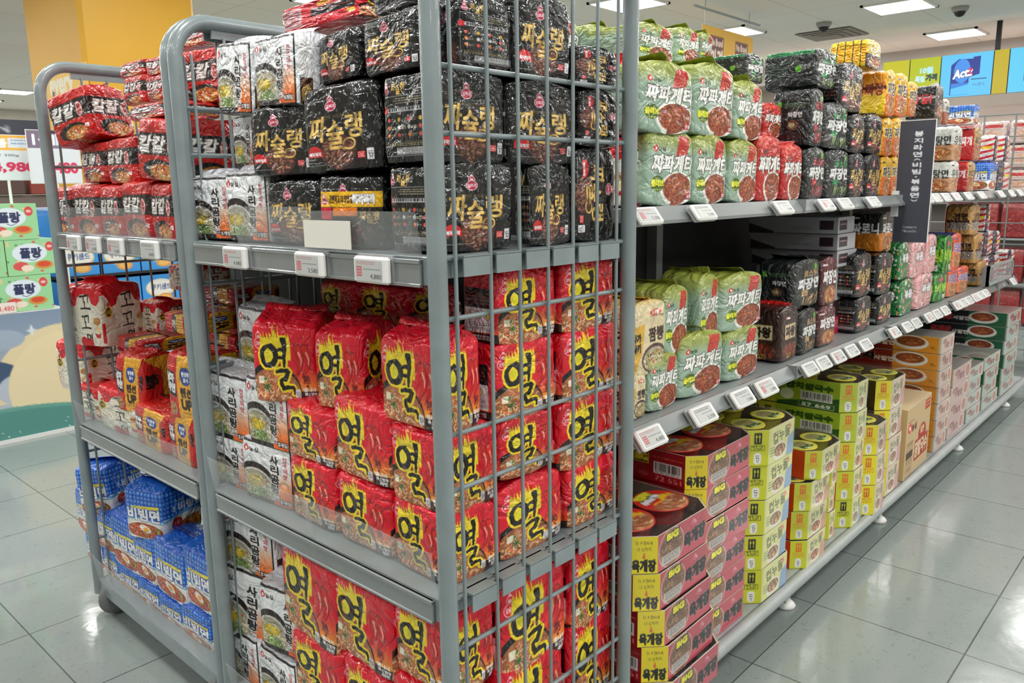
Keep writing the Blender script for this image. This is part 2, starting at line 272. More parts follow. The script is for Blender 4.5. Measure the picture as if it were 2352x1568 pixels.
def art_olive(n, seed=14, base=(.6, .7, .63), top=(.62, .66, .34), red=False):
    s = Art(n, col=base, seed=seed); s.put(s.V < .3, s.grad(top, base, .02, .28)); s.poly([(.62, 0), (.88, 0), (.8, .3), (.58, .3)], (.76, .16, .12)); s.small(.64, .04, .8, .28, 6, (.85, .4, .25), .6)
    s.drop_logo(.16, .2, .09, '농심', (.15, .3, .25)); s.ell(.62, .8, .36, .27, (.93, .93, .9)); s.food(.62, .79, .31, .23, [(.72, .33, .18), (.6, .24, .13), (.82, .45, .25), (.5, .18, .1)], 240, .008, .12, dots=[((.45, .25, .12), 10, .028), ((.55, .6, .3), 5, .018), ((.8, .3, .12), 6, .022)])
    s.stroke([(.8, .62), (1, .56)], .01, None, (.3, .18, .12)); s.text('짜파게티', .52, .42, .84, .27, (.96, .96, .94), shear=.2, bold=max(2, n//36), out=(.12, .12, .1), ow=max(2, n//40), rough=.0015)
    if not red: s.ell(.2, .72, .13, .12, (.3, .42, .12)); s.text('올리브', .2, .71, .23, .1, (.93, .93, .2), bold=2); s.small(.12, .8, .28, .84, 1, (.85, .9, .4))
    s.rect(.8, .88, .99, .97, (.78, .1, .2)); s.text('5개입', .9, .925, .16, .06, WHT, bold=1); return s.done()
def art_olive_red(n, seed=15): return art_olive(n, seed, (.72, .12, .1), (.8, .2, .12), True)
def art_plain(n, base, c2=None, seed=16):
    s = Art(n, col=base, seed=seed)
    if c2: s.put(s.V < .3, s.grad(c2, base, .02, .28))
    s.small(.15, .35, .85, .8, 8, np.array(base)*.8); return s.done()
def art_roast(n, seed=17, acc=(.8, .15, .2), word='고추'):
    s = Art(n, col=(.09, .11, .11), seed=seed); s.text('로스팅', .6, .25, .5, .16, acc, bold=max(1, n//45), rough=.002); s.text('짜장면', .55, .48, .78, .25, (.93, .93, .92), bold=max(2, n//45), shear=.15, rough=.003); s.text(word, .4, .68, .22, .13, acc, bold=2)
    for i in range(14): x = s.r.uniform(.35, .95); s.stroke([(x, s.r.uniform(.72, .8)), (x-.15+.2*s.r.random(), .97)], .014, .006, np.array(acc)*s.r.uniform(.7, 1.25) if word != '파' else s.r.choice([(.45, .6, .25), (.75, .8, .5), (.2, .45, .2)]))
    s.ell(.78, .1, .05, .07, (.4, .7, .2)); return s.done()
def art_roast_side(n, seed=18):
    s = Art(n, col=(.1, .12, .12), seed=seed); s.ell(.2, .22, .06, .08, (.4, .7, .2)); s.small(.32, .2, .85, .3, 4, (.4, .55, .4)); s.text('짜장면', .6, .42, .35, .1, (.85, .85, .85), bold=1); s.ell(.55, .62, .14, .1, (.45, .3, .25)); s.ell(.52, .62, .08, .05, (.7, .7, .5)); s.small(.2, .76, .7, .9, 6, (.5, .25, .28)); return s.done()
def art_generic(n, base, c2, txt, tc=WHT, food=None, seed=19, out=None, band=None):
    s = Art(n, col=base, seed=seed); s.put(s.V > .5, c2)
    if band: s.rect(0, .3, 1, .38, band)
    if food: s.food(.55, .78, .38, .2, food, 110, .012, .09, dots=[((.8, .2, .15), 4, .03), ((.9, .85, .6), 4, .03)])
    s.text(txt, .5, .38, .8 if len(txt) > 1 else .5, .3, tc, bold=max(1, n//30), out=out, ow=2, rough=.002); s.rect(.06, .06, .3, .1, tc); return s.done()
NOOD = [(.85, .55, .3), (.7, .3, .18), (.93, .75, .45)]
def art_gold(n, seed=20):
    s = Art(n, col=(.76, .58, .32), seed=seed); s.text('건면', .6, .35, .5, .2, (.2, .12, .06), bold=2); s.rect(.1, .48, .95, .85, (.62, .6, .56)); s.rect(.1, .48, .95, .58, (.28, .17, .12))
    for i in range(3): s.ell(.28+.25*i, .7, .07, .06, (.3, .28, .27)); s.ell(.28+.25*i, .7, .05, .04, (.7, .66, .6))
    return s.done()
def art_stripe(n, seed=21):
    s = Art(n, col=(.88, .86, .85), seed=seed); m = (np.sin(s.V*26+s.U*6) > .25); s.put(m & (s.U > .45), (.78, .1, .15)); s.rect(0, 0, .45, 1, (.1, .11, .25)); s.ell(.24, .62, .15, .11, (.75, .7, .66)); s.ell(.24, .62, .11, .07, (.45, .25, .2)); s.small(.1, .2, .4, .35, 3, (.9, .8, .3)); s.rect(.5, .4, .9, .52, (.92, .82, .2)); return s.done()
def art_brown(n, seed=22):
    s = Art(n, col=(.2, .09, .07), seed=seed); s.rect(.22, .28, .78, .58, (.86, .76, .6)); s.text('짜왕', .5, .43, .48, .2, (.12, .07, .05), bold=max(2, n//40)); s.drop_logo(.3, .14, .07, '농심', WHT); s.food(.5, .82, .38, .17, [(.5, .2, .12), (.7, .35, .2), (.35, .12, .08)], 120, .01, .09, dots=[((.7, .15, .1), 7, .035)]); s.rect(.38, .88, .62, .97, (.85, .7, .2)); s.text('4개입', .5, .925, .2, .06, (.2, .1, .05), bold=1); return s.done()
def art_jjam(n, seed=23):
    s = Art(n, col=(.88, .82, .66), seed=seed); s.poly([(0, .3), (.34, .25), (.26, .7), (.1, 1), (0, 1)], (.86, .68, .25)); s.text('나가', .12, .45, .2, .12, (.1, .08, .06), bold=2); s.text('사키', .12, .6, .2, .12, (.1, .08, .06), bold=2); s.text('짬뽕', .66, .44, .42, .2, (.22, .13, .1), bold=max(2, n//45), rough=.0015)
    s.ell(.62, .8, .35, .22, (.35, .22, .2)); s.food(.62, .81, .31, .18, [(.92, .88, .75), (.85, .75, .5), (.6, .6, .35)], 160, .009, .1, dots=[((.75, .4, .25), 6, .025), ((.2, .18, .15), 5, .02)]); s.ell(.62, .1, .16, .05, (.85, .3, .15)); s.text('5개입', .62, .1, .2, .06, WHT, bold=1); return s.done()
def art_watermelon(n, seed=24):
    s = Art(n, col=(.08, .38, .14), seed=seed); m = np.sin(s.U*16+np.sin(s.V*9)*1.6) > .3; s.put(m, (.3, .68, .18)); s.text('비빔', .5, .5, .85, .34, (.62, .85, .15), bold=3, out=(.05, .3, .1), ow=2); s.ell(.45, .16, .18, .09, (.85, .35, .4)); s.text('면', .7, .86, .2, .14, WHT, bold=2); return s.done()
def art_foil(n, base, c2, seed=25):
    s = Art(n, col=base, seed=seed)
    for i in range(60): s.put(s.mell(s.r.random(), s.r.random(), s.r.uniform(.02, .08), s.r.uniform(.015, .05), s.r.uniform(0, 3)), s.r.choice([c2, base, np.array(base)*.6, (.85, .5, .3), (.9, .88, .85)]))
    s.text('볶음', .55, .4, .5, .24, WHT, bold=2, out=(.15, .1, .1), ow=2); return s.done()
# packs: kind, row, x, y, base z, depth(x), width(y), height, turn, lean; trolley lists in the trolley frame, shelf lists in room metres
MAIN_FRONT = [
('wht',1,0.080,0.830,1.262,0.090,0.180,0.149,8,0),
('wht',1,0.080,0.661,1.262,0.090,0.154,0.154,8,0),
('blk',1,0.115,0.479,1.262,0.160,0.182,0.135,6,0),
('blks',1,0.115,0.298,1.262,0.160,0.166,0.140,14,0),
('wht',2,0.135,0.738,1.424,0.090,0.111,0.120,0,0),
('blk',2,0.115,0.511,1.398,0.160,0.208,0.151,10,0),
('blk',2,0.115,0.305,1.401,0.160,0.214,0.166,8,-2),
('wht',3,0.080,0.675,1.534,0.090,0.150,0.150,0,4),
('wht',3,0.075,0.499,1.537,0.090,0.195,0.136,-6,3),
('wht',3,0.165,0.511,1.587,0.090,0.066,0.090,0,0),
('blk',3,0.140,0.326,1.568,0.160,0.136,0.098,0,-3),
('blk',3,0.120,0.144,1.563,0.160,0.172,0.101,0,0),
('redl',4,0.260,0.557,1.714,0.160,0.305,0.062,0,0),
('foil',4,0.240,0.278,1.700,0.160,0.140,0.046,0,0),
('wht',3,0.155,0.785,0.930,0.090,0.200,0.172,0,0),
('wht',2,0.080,0.827,0.776,0.090,0.214,0.173,4,0),
('wht',2,0.080,0.638,0.794,0.090,0.165,0.171,4,0),
('wht',1,0.080,0.833,0.655,0.090,0.164,0.135,4,0),
('wht',1,0.080,0.658,0.655,0.090,0.194,0.156,6,0),
('red',3,0.105,0.595,0.909,0.155,0.155,0.197,32,0),
('red',3,0.124,0.394,0.920,0.135,0.135,0.182,12,0),
('red',2,0.115,0.467,0.798,0.160,0.190,0.137,0,0),
('red',2,0.115,0.285,0.799,0.160,0.191,0.174,0,0),
('red',1,0.115,0.470,0.655,0.160,0.181,0.159,0,0),
('red',1,0.115,0.289,0.655,0.160,0.184,0.161,0,0),
('red',3,0.320,0.632,1.050,0.160,0.155,0.116,0,0),
('red',3,0.340,0.483,1.053,0.160,0.193,0.111,0,0),
('wht',3,0.095,0.812,0.418,0.090,0.202,0.179,8,0),
('wht',3,0.145,0.708,0.405,0.090,0.175,0.149,20,0),
('wht',2,0.080,0.849,0.227,0.090,0.226,0.217,14,4),
('wht',2,0.080,0.648,0.274,0.090,0.159,0.178,10,0),
('wht',1,0.080,0.863,0.105,0.090,0.205,0.154,0,0),
('wht',1,0.080,0.677,0.105,0.090,0.176,0.161,0,0),
('red',2,0.115,0.523,0.359,0.160,0.239,0.232,0,4),
('red',2,0.115,0.320,0.382,0.160,0.223,0.205,0,3),
('red',1,0.115,0.499,0.105,0.160,0.212,0.274,0,0),
('red',1,0.115,0.308,0.105,0.160,0.182,0.289,0,0),
('blk',1,0.420,0.740,0.655,0.160,0.180,0.150,4,0),
('blk',1,0.420,0.545,0.655,0.160,0.180,0.150,-3,0),
('blk',2,0.420,0.740,0.810,0.160,0.180,0.150,4,0),
('blk',2,0.420,0.545,0.810,0.160,0.180,0.150,-3,0),
('blk',3,0.420,0.740,0.965,0.160,0.180,0.150,4,0),
('blk',3,0.420,0.545,0.965,0.160,0.180,0.150,-3,0)]
MAIN_END = [
('blkc',1,0.132,0.101,1.262,0.195,0.132,0.152,0,0),
('blkc',2,0.123,0.105,1.411,0.176,0.140,0.154,0,0),
('blkE',1,0.322,0.045,1.262,0.126,0.029,0.150,0,0),
('blkt',1,0.464,0.115,1.262,0.149,0.170,0.184,0,0),
('blkE',2,0.307,0.115,1.411,0.194,0.170,0.150,0,0),
('blkt',2,0.476,0.115,1.448,0.141,0.170,0.111,0,0),
('blkI',3,0.156,0.110,1.566,0.133,0.160,0.119,0,0),
('blkE',3,0.308,0.115,1.564,0.167,0.170,0.148,0,0),
('blkt',3,0.470,0.115,1.560,0.149,0.170,0.080,0,0),
('redc',3,0.085,0.126,0.940,0.099,0.182,0.180,0,0),
('redc',2,0.102,0.116,0.787,0.133,0.162,0.168,0,0),
('redc',1,0.101,0.116,0.655,0.133,0.162,0.151,0,0),
('redE',4,0.254,0.078,1.082,0.176,0.096,0.148,0,0),
('redE',4,0.444,0.115,1.077,0.189,0.170,0.154,0,0),
('redE',3,0.250,0.115,0.934,0.187,0.170,0.161,0,0),
('redE',3,0.448,0.115,0.930,0.201,0.170,0.160,0,0),
('redE',2,0.254,0.115,0.818,0.167,0.170,0.127,0,0),
('redE',2,0.445,0.115,0.786,0.206,0.170,0.158,0,0),
('redE',1,0.262,0.115,0.655,0.202,0.170,0.159,0,0),
('redE',1,0.460,0.115,0.655,0.185,0.170,0.142,0,0),
('redc',2,0.095,0.122,0.423,0.120,0.174,0.175,0,0),
('redc',1,0.092,0.129,0.105,0.115,0.187,0.318,0,0),
('redE',2,0.267,0.115,0.384,0.211,0.170,0.236,0,0),
('redE',2,0.455,0.115,0.402,0.150,0.170,0.193,0,0),
('redE',1,0.260,0.115,0.105,0.208,0.170,0.339,0,0),
('redE',1,0.455,0.115,0.105,0.166,0.170,0.335,0,0)]
LEFT_FRONT = [
('kal',1,0.110,1.799,1.241,0.150,0.208,0.155,0,0),
('kal',1,0.110,1.587,1.247,0.150,0.206,0.155,0,0),
('kal',1,0.110,1.403,1.252,0.150,0.154,0.147,0,0),
('kal',1,0.110,1.235,1.255,0.150,0.175,0.151,0,0),
('kal',1,0.110,1.073,1.253,0.150,0.145,0.148,0,0),
('kal',2,0.135,1.567,1.405,0.150,0.186,0.118,0,0),
('kal',2,0.125,1.344,1.398,0.150,0.193,0.126,0,0),
('kal',2,0.105,1.072,1.400,0.150,0.207,0.156,8,5),
('kal',3,0.088,1.569,1.520,0.160,0.160,0.147,20,-13),
('kal',3,0.175,1.328,1.612,0.150,0.148,0.076,0,0),
('kal',3,0.175,1.192,1.612,0.150,0.121,0.064,0,0),
('kal',3,0.125,1.141,1.559,0.150,0.236,0.038,0,0),
('kal',4,0.195,1.378,1.692,0.150,0.176,0.040,0,0),
('kal',4,0.195,1.224,1.680,0.150,0.129,0.047,0,0),
('kal',4,0.295,1.218,1.761,0.150,0.218,0.059,0,0),
('kal',3,0.235,1.074,1.594,0.150,0.184,0.140,10,0),
('kal',2,0.235,1.138,1.441,0.150,0.199,0.114,0,0),
('ggo',3,0.111,1.730,0.900,0.165,0.165,0.199,17,0),
('ggo',2,0.108,1.880,0.731,0.160,0.160,0.173,15,0),
('ggo',1,0.115,1.778,0.655,0.160,0.248,0.113,4,0),
('ggo',1,0.115,1.521,0.655,0.160,0.284,0.139,4,0),
('ggo',3,0.272,1.653,0.921,0.130,0.130,0.111,0,0),
('ggo',4,0.380,1.611,1.058,0.160,0.143,0.087,0,0),
('nam',2,0.096,1.436,0.735,0.120,0.120,0.178,16,3),
('nam',2,0.100,1.056,0.780,0.130,0.157,0.185,6,0),
('nam',1,0.100,1.287,0.655,0.130,0.233,0.121,0,0),
('nam',1,0.100,1.089,0.655,0.130,0.163,0.144,0,0),
('naml',3,0.184,1.517,0.903,0.190,0.190,0.040,0,0),
('naml',3,0.180,1.204,0.991,0.160,0.153,0.054,0,0),
('naml',4,0.380,1.345,1.041,0.160,0.224,0.049,0,0),
('naml',3,0.380,1.358,0.950,0.160,0.227,0.086,0,0),
('naml',3,0.380,1.366,0.876,0.160,0.218,0.070,0,0),
('blu',3,0.103,1.808,0.306,0.150,0.150,0.182,24,-7),
('blu',3,0.108,1.418,0.341,0.160,0.160,0.174,20,0),
('blu',2,0.110,1.912,0.205,0.150,0.185,0.166,0,0),
('blu',2,0.110,1.751,0.198,0.150,0.191,0.152,0,0),
('blu',2,0.110,1.584,0.183,0.150,0.204,0.186,0,0),
('blu',2,0.110,1.433,0.195,0.150,0.157,0.171,0,0),
('blu',2,0.110,1.259,0.195,0.150,0.215,0.184,0,0),
('blu',2,0.110,1.072,0.229,0.150,0.164,0.187,0,0),
('blu',1,0.110,1.859,0.105,0.150,0.169,0.129,0,0),
('blu',1,0.110,1.716,0.105,0.150,0.149,0.110,0,0),
('blu',1,0.110,1.576,0.105,0.150,0.164,0.095,0,0),
('blu',1,0.110,1.425,0.105,0.150,0.162,0.094,0,0),
('blu',1,0.110,1.276,0.105,0.150,0.158,0.092,0,0),
('blu',1,0.110,1.114,0.105,0.150,0.183,0.122,0,0),
('blu',4,0.275,1.923,0.428,0.150,0.190,0.054,0,0)]
SHELF_TOP = [
('olv',1,1.754,1.145,1.322,0.219,0.170,0.185,0,0),
('olv',1,1.953,1.145,1.322,0.173,0.170,0.182,0,0),
('olv',1,2.140,1.145,1.322,0.180,0.170,0.171,0,0),
('olv',2,1.718,1.135,1.493,0.234,0.170,0.167,0,0),
('olv',2,1.966,1.145,1.496,0.209,0.170,0.182,0,0),
('olv',2,2.162,1.145,1.494,0.167,0.170,0.160,0,0),
('olv',3,1.771,1.205,1.669,0.171,0.170,0.091,0,0),
('olv',3,2.060,1.285,1.703,0.127,0.170,0.098,0,0),
('olv',3,2.164,1.285,1.715,0.070,0.170,0.085,0,0),
('ggo',2,1.644,1.185,1.489,0.066,0.170,0.170,0,0),
('ggo',1,1.645,1.175,1.322,0.089,0.170,0.164,0,0),
('olr',1,2.303,1.145,1.322,0.158,0.170,0.189,0,0),
('olr',1,2.468,1.145,1.322,0.152,0.170,0.169,0,0),
('olr',2,2.444,1.205,1.515,0.127,0.170,0.100,0,0),
('rst',1,2.645,1.145,1.322,0.172,0.170,0.166,0,0),
('rst',2,2.608,1.114,1.490,0.108,0.128,0.176,0,0),
('rsg',1,2.841,1.145,1.322,0.203,0.170,0.162,0,0),
('rsg',2,2.805,1.145,1.487,0.221,0.170,0.150,0,0),
('rsl',3,2.263,1.148,1.662,0.127,0.096,0.078,0,0),
('rsl',3,2.740,1.170,1.680,0.198,0.181,0.122,0,0),
('blkE',1,3.026,1.145,1.322,0.149,0.170,0.155,0,0),
('blkE',1,3.201,1.145,1.322,0.172,0.170,0.156,0,0),
('blkE',2,3.008,1.145,1.477,0.159,0.170,0.135,0,0),
('blkE',2,3.187,1.145,1.478,0.169,0.170,0.141,0,0),
('blkE',3,2.930,1.071,1.615,0.221,0.022,0.158,0,0),
('yel',1,3.349,1.145,1.322,0.103,0.170,0.149,0,0),
('yel',1,3.454,1.145,1.322,0.086,0.170,0.151,0,0),
('yel',2,3.336,1.145,1.474,0.106,0.170,0.141,0,0),
('yel',2,3.456,1.145,1.477,0.112,0.170,0.145,0,0),
('yel',3,3.329,1.098,1.622,0.110,0.077,0.167,0,0),
('yel',3,3.466,1.145,1.629,0.133,0.170,0.161,0,0),
('yel',3,3.607,1.145,1.637,0.108,0.170,0.134,0,0),
('yell',4,3.176,1.149,1.785,0.182,0.138,0.098,0,0),
('fire',3,3.981,1.095,1.646,0.119,0.071,0.143,0,0),
('mix',3,4.109,1.145,1.628,0.084,0.170,0.111,0,0),
('bbm',3,4.635,1.113,1.652,0.128,0.106,0.097,0,0),
('uta',2,4.342,1.098,1.470,0.146,0.075,0.160,0,0),
('bud',2,4.715,1.084,1.476,0.150,0.048,0.165,0,0),
('str',2,5.129,1.088,1.482,0.112,0.057,0.138,0,0),
('str',2,5.390,1.072,1.486,0.133,0.024,0.139,0,0),
('uta',1,4.333,1.096,1.322,0.155,0.072,0.147,0,0),
('bud',1,4.649,1.078,1.322,0.148,0.035,0.148,0,0),
('bbm',1,5.118,1.093,1.322,0.173,0.065,0.154,0,0),
('str',1,5.381,1.145,1.322,0.311,0.170,0.158,0,0)]
SHELF_MID = [
('jam',2,1.667,1.145,0.908,0.166,0.170,0.185,0,0),
('jam',1,1.618,1.145,0.803,0.079,0.170,0.114,0,0),
('olv',1,1.737,1.145,0.803,0.154,0.170,0.149,0,0),
('olv',1,1.938,1.145,0.803,0.242,0.170,0.176,0,0),
('olv',1,2.179,1.145,0.803,0.213,0.170,0.161,0,0),
('olv',2,1.808,1.102,0.937,0.131,0.064,0.179,0,0),
('olv',2,1.980,1.082,0.944,0.120,0.024,0.189,0,0),
('olv',2,2.168,1.145,0.954,0.275,0.170,0.166,0,0),
('brn',1,2.503,1.095,0.803,0.151,0.070,0.177,0,0),
('rsk',2,2.675,1.123,0.955,0.237,0.086,0.164,0,0),
('rsk',1,2.659,1.145,0.803,0.150,0.170,0.152,0,0),
('jjr',2,2.905,1.175,0.936,0.142,0.170,0.174,0,0),
('jjr',1,2.827,1.145,0.803,0.164,0.170,0.138,0,0),
('jar',3,3.468,1.129,1.093,0.141,0.099,0.161,0,0),
('blkE',2,3.166,1.068,0.942,0.164,0.016,0.167,0,0),
('blkE',2,3.415,1.072,0.926,0.173,0.023,0.166,0,0),
('blkE',1,3.195,1.068,0.803,0.163,0.016,0.136,0,0),
('blkE',1,3.447,1.073,0.803,0.172,0.025,0.120,0,0),
('grn',2,3.652,1.071,0.965,0.144,0.022,0.155,0,0),
('pnk',2,3.848,1.145,0.955,0.215,0.170,0.160,0,0),
('pnk',2,4.047,1.145,0.957,0.169,0.170,0.176,0,0),
('grn',1,3.725,1.071,0.803,0.212,0.023,0.154,0,0),
('pnk',1,3.992,1.145,0.803,0.299,0.170,0.155,0,0),
('wml',2,4.334,1.077,0.932,0.166,0.034,0.183,0,0),
('wml',1,4.257,1.145,0.803,0.216,0.170,0.134,0,0),
('org',2,4.503,1.145,0.942,0.151,0.170,0.175,0,0),
('org',1,4.467,1.145,0.803,0.175,0.170,0.153,0,0),
('org',1,4.673,1.145,0.803,0.206,0.170,0.136,0,0),
('gld',3,4.812,1.113,1.096,0.177,0.107,0.157,0,0),
('gld',2,4.933,1.089,0.936,0.176,0.059,0.155,0,0),
('gld',1,5.071,1.081,0.803,0.205,0.043,0.134,0,0),
('str',3,5.095,1.073,1.101,0.102,0.025,0.146,0,0),
('str',2,5.138,1.145,0.965,0.198,0.170,0.135,0,0),
('str',2,5.357,1.145,0.962,0.201,0.170,0.127,0,0),
('str',1,5.356,1.145,0.803,0.337,0.170,0.143,0,0),
('str',1,5.805,1.078,0.803,0.180,0.035,0.147,0,0)]
# ------------------------------------------------------------------ materials
def newmat(name):
    m = bpy.data.materials.new(name); m.use_nodes = True; nt = m.node_tree; b = nt.nodes['Principled BSDF']; return m, nt, b
def nd(nt, t, **k):
    n = nt.nodes.new(t)
    for a, v in k.items(): setattr(n, a, v)
    return n
def art_mat(name, rough, bump=0, scale=20, coat=0, spec=.5, dist=.004, sharp=True):
    m, nt, b = newmat(name); L = nt.links.new
    a = nd(nt, 'ShaderNodeAttribute', attribute_name='art'); L(a.outputs['Color'], b.inputs['Base Color'])
    b.inputs['Roughness'].default_value = rough; b.inputs['Coat Weight'].default_value = coat; b.inputs['Coat Roughness'].default_value = .06; b.inputs['Specular IOR Level'].default_value = spec
    if bump:
        tc = nd(nt, 'ShaderNodeTexCoord'); oi = nd(nt, 'ShaderNodeObjectInfo'); ad = nd(nt, 'ShaderNodeVectorMath', operation='MULTIPLY_ADD')
        L(oi.outputs['Random'], ad.inputs[0]); ad.inputs[1].default_value = (9, 7, 5); L(tc.outputs['Object'], ad.inputs[2])
        n1 = nd(nt, 'ShaderNodeTexNoise'); n1.inputs['Scale'].default_value = scale*.35; n1.inputs['Detail'].default_value = 3; n1.inputs['Distortion'].default_value = 1.2; L(ad.outputs[0], n1.inputs['Vector'])
        ab = nd(nt, 'ShaderNodeMath', operation='SUBTRACT'); ab.inputs[1].default_value = .5; L(n1.outputs['Fac'], ab.inputs[0])
        a2 = nd(nt, 'ShaderNodeMath', operation='ABSOLUTE'); L(ab.outputs[0], a2.inputs[0]); a3 = nd(nt, 'ShaderNodeMath', operation='POWER'); L(a2.outputs[0], a3.inputs[0]); a3.inputs[1].default_value = .6
        n2 = nd(nt, 'ShaderNodeTexNoise'); n2.inputs['Scale'].default_value = scale; n2.inputs['Detail'].default_value = 2; L(ad.outputs[0], n2.inputs['Vector'])
        mx = nd(nt, 'ShaderNodeMath', operation='MULTIPLY_ADD'); L(n2.outputs['Fac'], mx.inputs[0]); mx.inputs[1].default_value = .3; L(a3.outputs[0], mx.inputs[2])
        bp = nd(nt, 'ShaderNodeBump'); bp.inputs['Strength'].default_value = bump; bp.inputs['Distance'].default_value = dist*5; L(mx.outputs[0], bp.inputs['Height']); L(bp.outputs[0], b.inputs['Normal'])
        if coat: L(bp.outputs[0], b.inputs['Coat Normal'])
    return m
def flat_mat(name, col, rough=.5, metal=0, noise=0, nscale=8, spec=.5, emit=0, coat=0):
    m, nt, b = newmat(name); L = nt.links.new
    b.inputs['Base Color'].default_value = (*lin(col), 1); b.inputs['Roughness'].default_value = rough; b.inputs['Metallic'].default_value = metal; b.inputs['Specular IOR Level'].default_value = spec; b.inputs['Coat Weight'].default_value = coat
    if noise:
        tc = nd(nt, 'ShaderNodeTexCoord'); n = nd(nt, 'ShaderNodeTexNoise'); n.inputs['Scale'].default_value = nscale; n.inputs['Detail'].default_value = 5; L(tc.outputs['Object'], n.inputs['Vector'])
        r = nd(nt, 'ShaderNodeValToRGB'); r.color_ramp.elements[0].position = .3; r.color_ramp.elements[1].position = .7
        r.color_ramp.elements[0].color = (*lin(np.array(col)*(1-noise)), 1); r.color_ramp.elements[1].color = (*lin(np.minimum(np.array(col)*(1+noise*.5), 1)), 1); L(n.outputs['Fac'], r.inputs[0]); L(r.outputs[0], b.inputs['Base Color'])
    if emit: b.inputs['Emission Color'].default_value = (*lin(col), 1); b.inputs['Emission Strength'].default_value = emit
    return m
def clear_mat(name, tr=.8, tint=(.9, .93, .93), rough=.08, bump=0, scale=30, haze=.35, gl=.6):
    m, nt, b = newmat(name); L = nt.links.new; out = nt.nodes['Material Output']
    t = nd(nt, 'ShaderNodeBsdfTransparent'); t.inputs[0].default_value = (*tint, 1); g = nd(nt, 'ShaderNodeBsdfGlossy'); g.inputs['Roughness'].default_value = rough; d = nd(nt, 'ShaderNodeBsdfDiffuse'); d.inputs[0].default_value = (.75, .77, .78, 1)
    m1 = nd(nt, 'ShaderNodeMixShader'); m1.inputs[0].default_value = haze; L(g.outputs[0], m1.inputs[1]); L(d.outputs[0], m1.inputs[2])
    lw = nd(nt, 'ShaderNodeLayerWeight'); lw.inputs['Blend'].default_value = .25
    mm = nd(nt, 'ShaderNodeMath', operation='MULTIPLY_ADD'); L(lw.outputs['Fresnel'], mm.inputs[0]); mm.inputs[1].default_value = gl; mm.inputs[2].default_value = 1-tr; mm.use_clamp = True
    m2 = nd(nt, 'ShaderNodeMixShader'); L(mm.outputs[0], m2.inputs[0]); L(t.outputs[0], m2.inputs[1]); L(m1.outputs[0], m2.inputs[2]); L(m2.outputs[0], out.inputs[0])
    if bump:
        tc = nd(nt, 'ShaderNodeTexCoord'); n = nd(nt, 'ShaderNodeTexNoise'); n.inputs['Scale'].default_value = scale; n.inputs['Detail'].default_value = 3; n.inputs['Distortion'].default_value = 2; L(tc.outputs['Object'], n.inputs['Vector'])
        bp = nd(nt, 'ShaderNodeBump'); bp.inputs['Strength'].default_value = bump; bp.inputs['Distance'].default_value = .01; L(n.outputs['Fac'], bp.inputs['Height']); L(bp.outputs[0], g.inputs['Normal']); L(bp.outputs[0], lw.inputs['Normal'])
    return m
FILM = art_mat('printed_film', .34, .8, 7, coat=.6, spec=.35, dist=.003); FILMS = art_mat('shiny_film', .36, .6, 6, coat=.9, spec=.2, dist=.003)
CARD = art_mat('printed_card', .42, coat=.35); PAPER = art_mat('printed_paper', .6); WRAPPED = art_mat('wrapped_card', .3, coat=.6)
def emit_art(name, k):
    m, nt, b = newmat(name); a = nd(nt, 'ShaderNodeAttribute', attribute_name='art'); nt.links.new(a.outputs['Color'], b.inputs['Emission Color']); b.inputs['Emission Strength'].default_value = k; b.inputs['Base Color'].default_value = (.02, .02, .02, 1); return m
SCREEN = emit_art('lit_screen', .95)
STEEL = flat_mat('grey_painted_steel', (.5, .55, .56), .33, .0, .07, 14, spec=.6, coat=.3); STEEL2 = flat_mat('shelf_steel', (.6, .625, .625), .38, 0, .06, 9, spec=.6); ZINC = flat_mat('zinc_wire', (.56, .58, .58), .3, .5, .05, 20)
RAILM = flat_mat('rail_plastic', (.5, .52, .52), .22, 0, .05, 6, spec=.7, coat=.4); DARK = flat_mat('dark_panel', (.13, .135, .14), .6, 0, .1, 5); RUBBER = flat_mat('grey_rubber', (.42, .43, .43), .6); BLACKP = flat_mat('black_plastic', (.05, .05, .055), .4); WHITEP = flat_mat('white_plastic', (.9, .9, .89), .35); PAPERW = flat_mat('white_paper', (.88, .87, .83), .7)
CLEAR = clear_mat('clear_guard', .9, (.96, .965, .965), .14, 0, 9, .7, .12); WRAP = clear_mat('shrink_film', .985, (.99, .99, .99), .07, 1, 22, .1, .22)
LENS = flat_mat('lamp_diffuser', (1, .99, .96), .5, emit=3.2)
# ------------------------------------------------------------------ mesh helpers
def tag(o, label=None, cat=None, group=None, kind=None):
    if label: o['label'] = label
    if cat: o['category'] = cat
    if group: o['group'] = group
    if kind: o['kind'] = kind
    return o
def mesh_np(name, V, F, mat=None, smooth=True, col=None):
    """V (n,3), F (m,4) or (m,3) arrays, col (n,3) in sRGB"""
    me = bpy.data.meshes.new(name); V = np.asarray(V, np.float32); F = np.asarray(F, np.int32); k = F.shape[1]
    me.vertices.add(len(V)); me.vertices.foreach_set('co', V.ravel()); me.loops.add(F.size); me.loops.foreach_set('vertex_index', F.ravel())
    me.polygons.add(len(F)); me.polygons.foreach_set('loop_start', np.arange(len(F), dtype=np.int32)*k); me.polygons.foreach_set('loop_total', np.full(len(F), k, np.int32))
    me.polygons.foreach_set('use_smooth', np.full(len(F), smooth)); me.update(calc_edges=True); me.validate()
    if mat: me.materials.append(mat)
    if col is not None:
        a = me.color_attributes.new('art', 'FLOAT_COLOR', 'POINT'); c = np.ones((len(V), 4), np.float32); c[:, :3] = lin(col); a.data.foreach_set('color', c.ravel())
    return me
